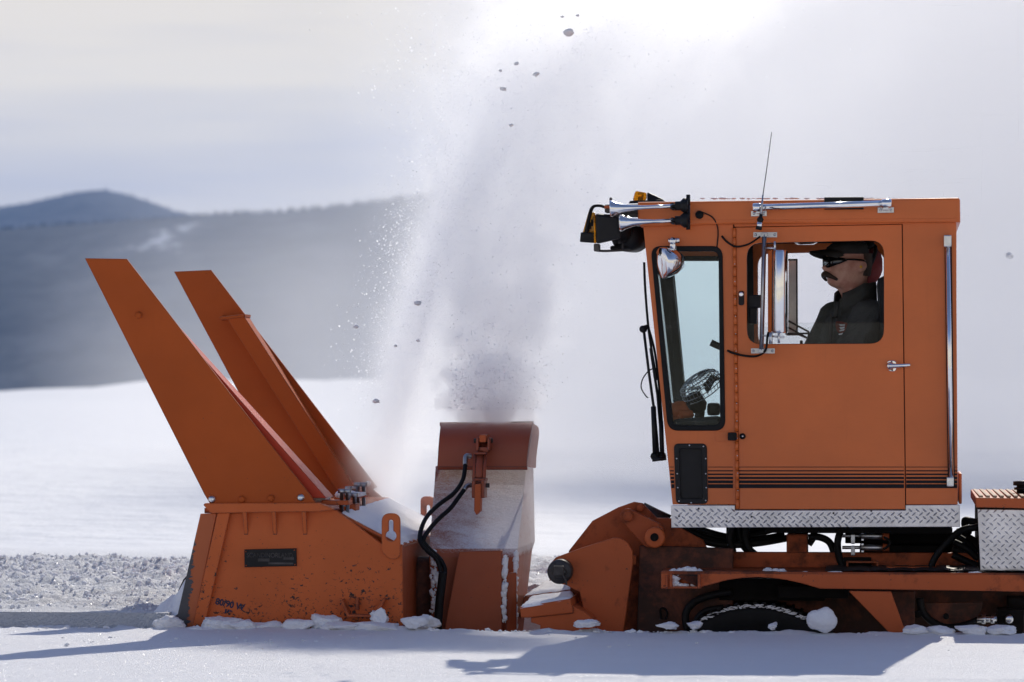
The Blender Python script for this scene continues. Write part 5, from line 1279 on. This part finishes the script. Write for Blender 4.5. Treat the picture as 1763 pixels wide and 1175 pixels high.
def gn_volume(name, lo, hi, res, field, label, mat):
    me = bpy.data.meshes.new(name); o = bpy.data.objects.new(name, me); COL.objects.link(o)
    g = bpy.data.node_groups.new(name, 'GeometryNodeTree'); g.interface.new_socket('Geometry', in_out='OUTPUT', socket_type='NodeSocketGeometry')
    go = g.nodes.new('NodeGroupOutput'); vc = g.nodes.new('GeometryNodeVolumeCube')
    vc.inputs['Min'].default_value = lo; vc.inputs['Max'].default_value = hi
    for k, r in zip(('Resolution X', 'Resolution Y', 'Resolution Z'), res): vc.inputs[k].default_value = r
    pos = g.nodes.new('GeometryNodeInputPosition').outputs[0]
    g.links.new(field(g, pos).k, vc.inputs['Density'])
    sm = g.nodes.new('GeometryNodeSetMaterial'); sm.inputs['Material'].default_value = mat
    g.links.new(vc.outputs[0], sm.inputs[0]); g.links.new(sm.outputs[0], go.inputs[0])
    md = o.modifiers.new('volume', 'NODES'); md.node_group = g
    me.materials.append(mat); o['kind'] = 'stuff'; o['label'] = label; o['category'] = 'snow spray'
    return o
def vol_mat(name, dens, aniso, col=(.985, .985, .99)):
    m = bpy.data.materials.new(name); m.use_nodes = True; t = m.node_tree; t.nodes.clear()
    pv = t.nodes.new('ShaderNodeVolumePrincipled'); pv.inputs['Color'].default_value = (*col, 1)
    pv.inputs['Anisotropy'].default_value = aniso; pv.inputs['Density'].default_value = dens
    pv.inputs['Density Attribute'].default_value = 'density'
    oo = t.nodes.new('ShaderNodeOutputMaterial'); t.links.new(pv.outputs[0], oo.inputs['Volume']); return m
def plume_field(g, pos, part):
    u, v, w = sep(g, pos)
    # turbulent displacement grows with height
    n0 = sep(g, noise_x(g, pos, 1.3, 3, .55, color=True)); n1 = sep(g, noise_x(g, pos, 4.5, 4, .6, color=True))
    du = (n0[0]-.5)*.35+(n1[0]-.5)*.14; dw = (n0[2]-.5)*.35+(n1[2]-.5)*.14; dv = (n0[1]-.5)*.3+(n1[1]-.5)*.12
    U, V, Wd = u+du, v+dv, w+dw
    vc = (w-1.25).max(0.0)*LEAN+1.62; vl = (w-1.3).max(0.0)*.62+2.25
    uc = w.curve([(a, b) for a, b, c in CORE], 1.0, 4.6); hc_ = w.curve([(a, c) for a, b, c in CORE], 1.0, 4.6)
    ul = w.curve([(a, b) for a, b, c in CURT], .5, 4.6); hl = w.curve([(a, c) for a, b, c in CURT], .5, 4.6)
    q = (U-uc)/hc_; qv = (V-vc)/(hc_*.6+.12); r2 = (q*q+qv*qv)
    r = r2.sqrt()
    wrp = sep(g, noise_x(g, pos, 7.0, 2, .5, color=True))
    bpos = vec(g, u+(wrp[0]-.5)*.16, v+(wrp[1]-.5)*.16, w+(wrp[2]-.5)*.16)
    fineb = noise_x(g, bpos, 12.0, 5, .65); bil2 = noise_x(g, pos, 2.2, 3, .5)
    # cauliflower puffs boiling out of the mouth: lobes with ever smaller lobes on them
    if part == 'puffs':
        d = None
        for x_, y_, r_, v_ in ((868, 652, 50, 1.62), (800, 668, 42, 1.66), (905, 684, 36, 1.58), (752, 664, 16, 1.62), (780, 650, 24, 1.56), (812, 626, 20, 1.6), (776, 690, 28, 1.6), (884, 622, 36, 1.58), (838, 628, 34, 1.66), (862, 712, 34, 1.40), (914, 648, 26, 1.55), (830, 690, 44, 1.6), (842, 640, 40, 1.5), (815, 714, 38, 1.6), (912, 722, 24, 1.62), (776, 648, 24, 1.62), (860, 560, 44, 1.6), (800, 588, 32, 1.66), (915, 570, 34, 1.6), (930, 500, 44, 1.6), (840, 490, 46, 1.62), (975, 450, 34, 1.6), (880, 430, 44, 1.6), (800, 520, 34, 1.6), (1010, 390, 40, 1.6), (930, 370, 46, 1.6), (985, 560, 30, 1.6)):
            v_ = v_+LEAN*max(0.0, pt(x_, y_, v_).z-1.45); c_ = pt(x_, y_, v_); R_ = r_*(20.2+v_)/FPX
            k_ = (((u-c_.x)*(u-c_.x)+(v-c_.y)*(v-c_.y)*.8+(w-c_.z)*(w-c_.z)).sqrt())/R_ + (0.0 if y_ > 610 else .15)
            d = k_ if d is None else d._m('SMOOTH_MIN', d, k_, .12)
        vo = g.nodes.new('ShaderNodeTexVoronoi'); vo.inputs['Scale'].default_value = 8.5; g.links.new(bpos, vo.inputs['Vector'])
        cell = X(g, vo.outputs['Distance'])
        dd = d+(cell-.40)*.75+(fineb-.5)*1.05
        thick = w.curve([(1.1, 1.0), (1.45, .7), (1.66, .26), (1.9, .10), (2.6, .05)], 1.0, 2.8)
        return (dd.step(1.03, .88)*10.0*thick*w.step(1.155, 1.195)-.02).max(0.0)
    # looser rising column
    wisp = noise_x(g, vec(g, U*1.5+Wd*.5, V*1.2, Wd*.9), 3.4, 6, .62)
    flow = noise_x(g, vec(g, q*3.4+n0[0]*1.6, qv*1.6, w*1.25), 1.0, 4, .55)       # streaks that follow the jet
    tex = noise_x(g, vec(g, U*1.3, V*1.3, Wd*1.1), 8.5, 4, .6)
    lump = noise_x(g, vec(g, U, V, Wd), 4.6, 2, .5)
    colm = (r*.9+(wisp-.5)*2.6+(flow-.5)*2.8+(tex-.5)*1.9+((lump-.5).abs()*3.0-.35)*1.1).step(.95, .25)*r.step(1.45, .85)*w.curve([(1.1, .9), (1.6, 1.1), (2.1, .95), (2.6, .62), (3.3, .36), (4.6, .2)], 1.0, 4.6)*w.step(1.08, 1.3)
    # curtain of spray falling back on the left: crisp crest, soft skirt
    p = (u+du*.45-ul)/hl; pv = (v+dv*.5-vl)/.24
    st = noise_x(g, vec(g, u*9.0+w*3.0, v*6.0, w*1.6), 1.0, 5, .65)
    lobes = noise_x(g, vec(g, u*2.0, v*2.0, w*1.2), 2.0, 3, .5)
    pr_, pl_ = p.max(0.0), (-p).max(0.0)
    prof = (-(pr_*.95)).exp()*(-(pl_*pl_*.45+pl_*.45)).exp()
    cur = prof*(-(pv*pv)).exp()*(-.25+st*1.3+lobes*1.3).max(0.05)*w.step(.35, .9)
    veil = (-((u+du-(uc+.35))/(hc_*2.2+.25)).pow(2.0)).exp()*(-((v-vc-.35)/.6).pow(2.0)).exp()*w.step(.0, .7)
    mist = (-((u+du+.45)/.38).pow(2.0)).exp()*(-((v-2.7)/.45).pow(2.0)).exp()*(-((w-.55)/.55).pow(2.0)).exp()
    fade = u.step(-1.55, -1.1)*u.step(3.7, 1.2)*v.step(.95, 1.2)*v.step(5.28, 4.7)*w.step(4.5, 4.15)
    if part == 'curtain': return (cur*u.step(3.1, 1.0)*w.curve([(.4, 8.0), (1.0, 11.0), (2.4, 10.0), (3.2, 5.5), (4.6, 3.2)], .4, 4.6)*fade-.015).max(0.0)
    return ((colm*4.4+veil*.28*(u-ul).step(.05,.7)*(.1+bil2*1.8)+mist*.5)*fade-.015).max(0.0)
CURM = vol_mat('curtain_snow', 1.0, .85, (.999, .998, .998)); PLM = vol_mat('plume_snow', 1.0, .62, (.999, .9985, .999)); PUFM = vol_mat('puff_snow', 1.0, .80, (.9998, .9997, .9998))
for nm, lo, hi, vx, lab in (('snow_plume', (-1.5, .95, .3), (3.2, 5.3, 4.5), .031, 'tall plume of powder snow rising from the chute and drifting off to the right'),
                       ('snow_curtain', (-1.6, 1.5, .05), (2.6, 5.3, 4.45), .033, 'bright curtain of spray falling back on the left of the plume'),
                       ('snow_puffs', (-.85, 1.1, 1.14), (.75, 2.6, 2.4), .0115, 'dense grey puffs of snow boiling out of the chute mouth')):
    gn_volume(nm, lo, hi, [int((b-a)/vx) for a, b in zip(lo, hi)], lambda g, p, q=nm[5:]: plume_field(g, p, q), lab, {'plume': PLM, 'curtain': CURM, 'puffs': PUFM}[nm[5:]]).matrix_world = M
# powder carried off downwind, some way behind the machine
def drift_field(g, pos):
    x, y, z = sep(g, pos)
    n = noise_x(g, pos, .22, 4, .55); n2 = noise_x(g, pos, .07, 3, .5)
    k = x/y                                                 # bearing, so the bank has a soft western edge
    kk = k+(n-.5)*.05+(n2-.5)*.05
    edge = kk.step(-.06, .07)
    low = kk.step(-.15, -.02)*(z+(n2-.5)*5.0).step(5.2, .2)*.27*(.4+n2*1.2)
    hgt = z.step(12.0, 7.0)
    return (edge*hgt).max(low)*(.25+n.step(.32,.68)*1.5)*(y.step(33.0, 40.0))*(y.step(68.0, 58.0))
DRM = vol_mat('drift_snow', .15, .24, (.986, .982, .980))
gn_volume('blowing_snow', (-9, 32, -1.5), (34, 68, 12.5), (80, 60, 30), drift_field, 'pale bank of wind-blown powder snow filling the background behind the cab', DRM)
# sparkling grains around the plume
rg = np.random.default_rng(21); NF = 190000
def ip(T, w_, k): T = sorted(T); return np.interp(w_, [a[0] for a in T], [a[k] for a in T])
w_ = rg.uniform(.2, 4.1, NF); isc = rg.random(NF) < .72
lft = rg.random(NF) < .72
uc_ = ip(CURT, w_, 1)+np.where(lft, -np.abs(rg.normal(size=NF))*1.5+.5, np.abs(rg.normal(size=NF))*.8)*ip(CURT, w_, 2)
uk_ = ip(CORE, w_, 1)+rg.normal(size=NF)*.62*ip(CORE, w_, 2)
vq = np.where(isc, 2.25+.62*np.maximum(0, w_-1.3)+rg.normal(size=NF)*.2, 1.62+LEAN*np.maximum(0, w_-1.25)+rg.normal(size=NF)*.28)
bst = (~isc) & (rg.random(NF) < .28)           # denser grains in the boiling base of the jet
w_ = np.where(bst, 1.2+np.abs(rg.normal(size=NF))*.28, w_); cb = pt(845, 670, 1.6)
uk_ = np.where(bst, cb.x+rg.normal(size=NF)*.17, uk_); vq = np.where(bst, 1.5+rg.normal(size=NF)*.14, vq)
P = np.stack([np.where(isc, uc_, uk_), vq, w_], 1)
ok = (P[:, 1] > 1.3) & ~((w_ < 2.3) & (P[:, 1] < 2.35) & (P[:, 0] < -.55)) & ~((w_ < 1.25) & (P[:, 0] > -.55))
cl_n = np.array([mnoise.noise(Vector((p[0]*3.2, p[1]*3.2, p[2]*2.4)))+.6*mnoise.noise(Vector((p[0]*9, p[1]*9, p[2]*6))) for p in P])
ok &= (cl_n > rg.normal(size=NF)*.22-.02) | (rg.random(NF) < .18)
P = P[ok]; n_ = len(P); r_ = .0017+.0050*rg.random(n_)**6
d1 = rg.normal(size=(n_, 3)); d1 /= np.linalg.norm(d1, axis=1)[:, None]; d2 = np.cross(d1, rg.normal(size=(n_, 3))); d2 /= np.linalg.norm(d2, axis=1)[:, None]
co = np.stack([P+d1*r_[:, None]*1.3, P+(-d1*.65+d2*1.1)*r_[:, None], P+(-d1*.65-d2*1.1)*r_[:, None]], 1).reshape(-1, 3)
me = bpy.data.meshes.new('snow_grains'); me.vertices.add(3*n_); me.vertices.foreach_set('co', co.ravel()); me.loops.add(3*n_); me.loops.foreach_set('vertex_index', np.arange(3*n_))
me.polygons.add(n_); me.polygons.foreach_set('loop_start', np.arange(0, 3*n_, 3)); me.polygons.foreach_set('loop_total', np.full(n_, 3)); me.materials.append(MAT['snow_grain']); me.update(calc_edges=True)
o = bpy.data.objects.new('snow_grains', me); COL.objects.link(o); o.matrix_world = M; o['kind'] = 'stuff'; o['label'] = 'fine sparkling flakes of snow flying around the plume'; o['category'] = 'snow spray'

# ================================================================== AIR
m = MB(); x0, x1, y0, y1, z0, z1 = -9000, 9000, -40, 15500, -60, 1400
m.add([(x0, y0, z0), (x1, y0, z0), (x1, y1, z0), (x0, y1, z0), (x0, y0, z1), (x1, y0, z1), (x1, y1, z1), (x0, y1, z1)], [(0, 3, 2, 1), (4, 5, 6, 7), (0, 1, 5, 4), (1, 2, 6, 5), (2, 3, 7, 6), (3, 0, 4, 7)])
hz = vol_mat('air_haze', 2.2e-5, .2, (.27, .50, 1.0)); hz.node_tree.nodes['Principled Volume'].inputs['Density Attribute'].default_value = ''
MAT['air_haze'] = hz
hb = m.build('haze', 'air_haze', frame=False); hb['kind'] = 'stuff'; hb['label'] = 'thin blue winter haze over the snow plain'; hb['category'] = 'haze'
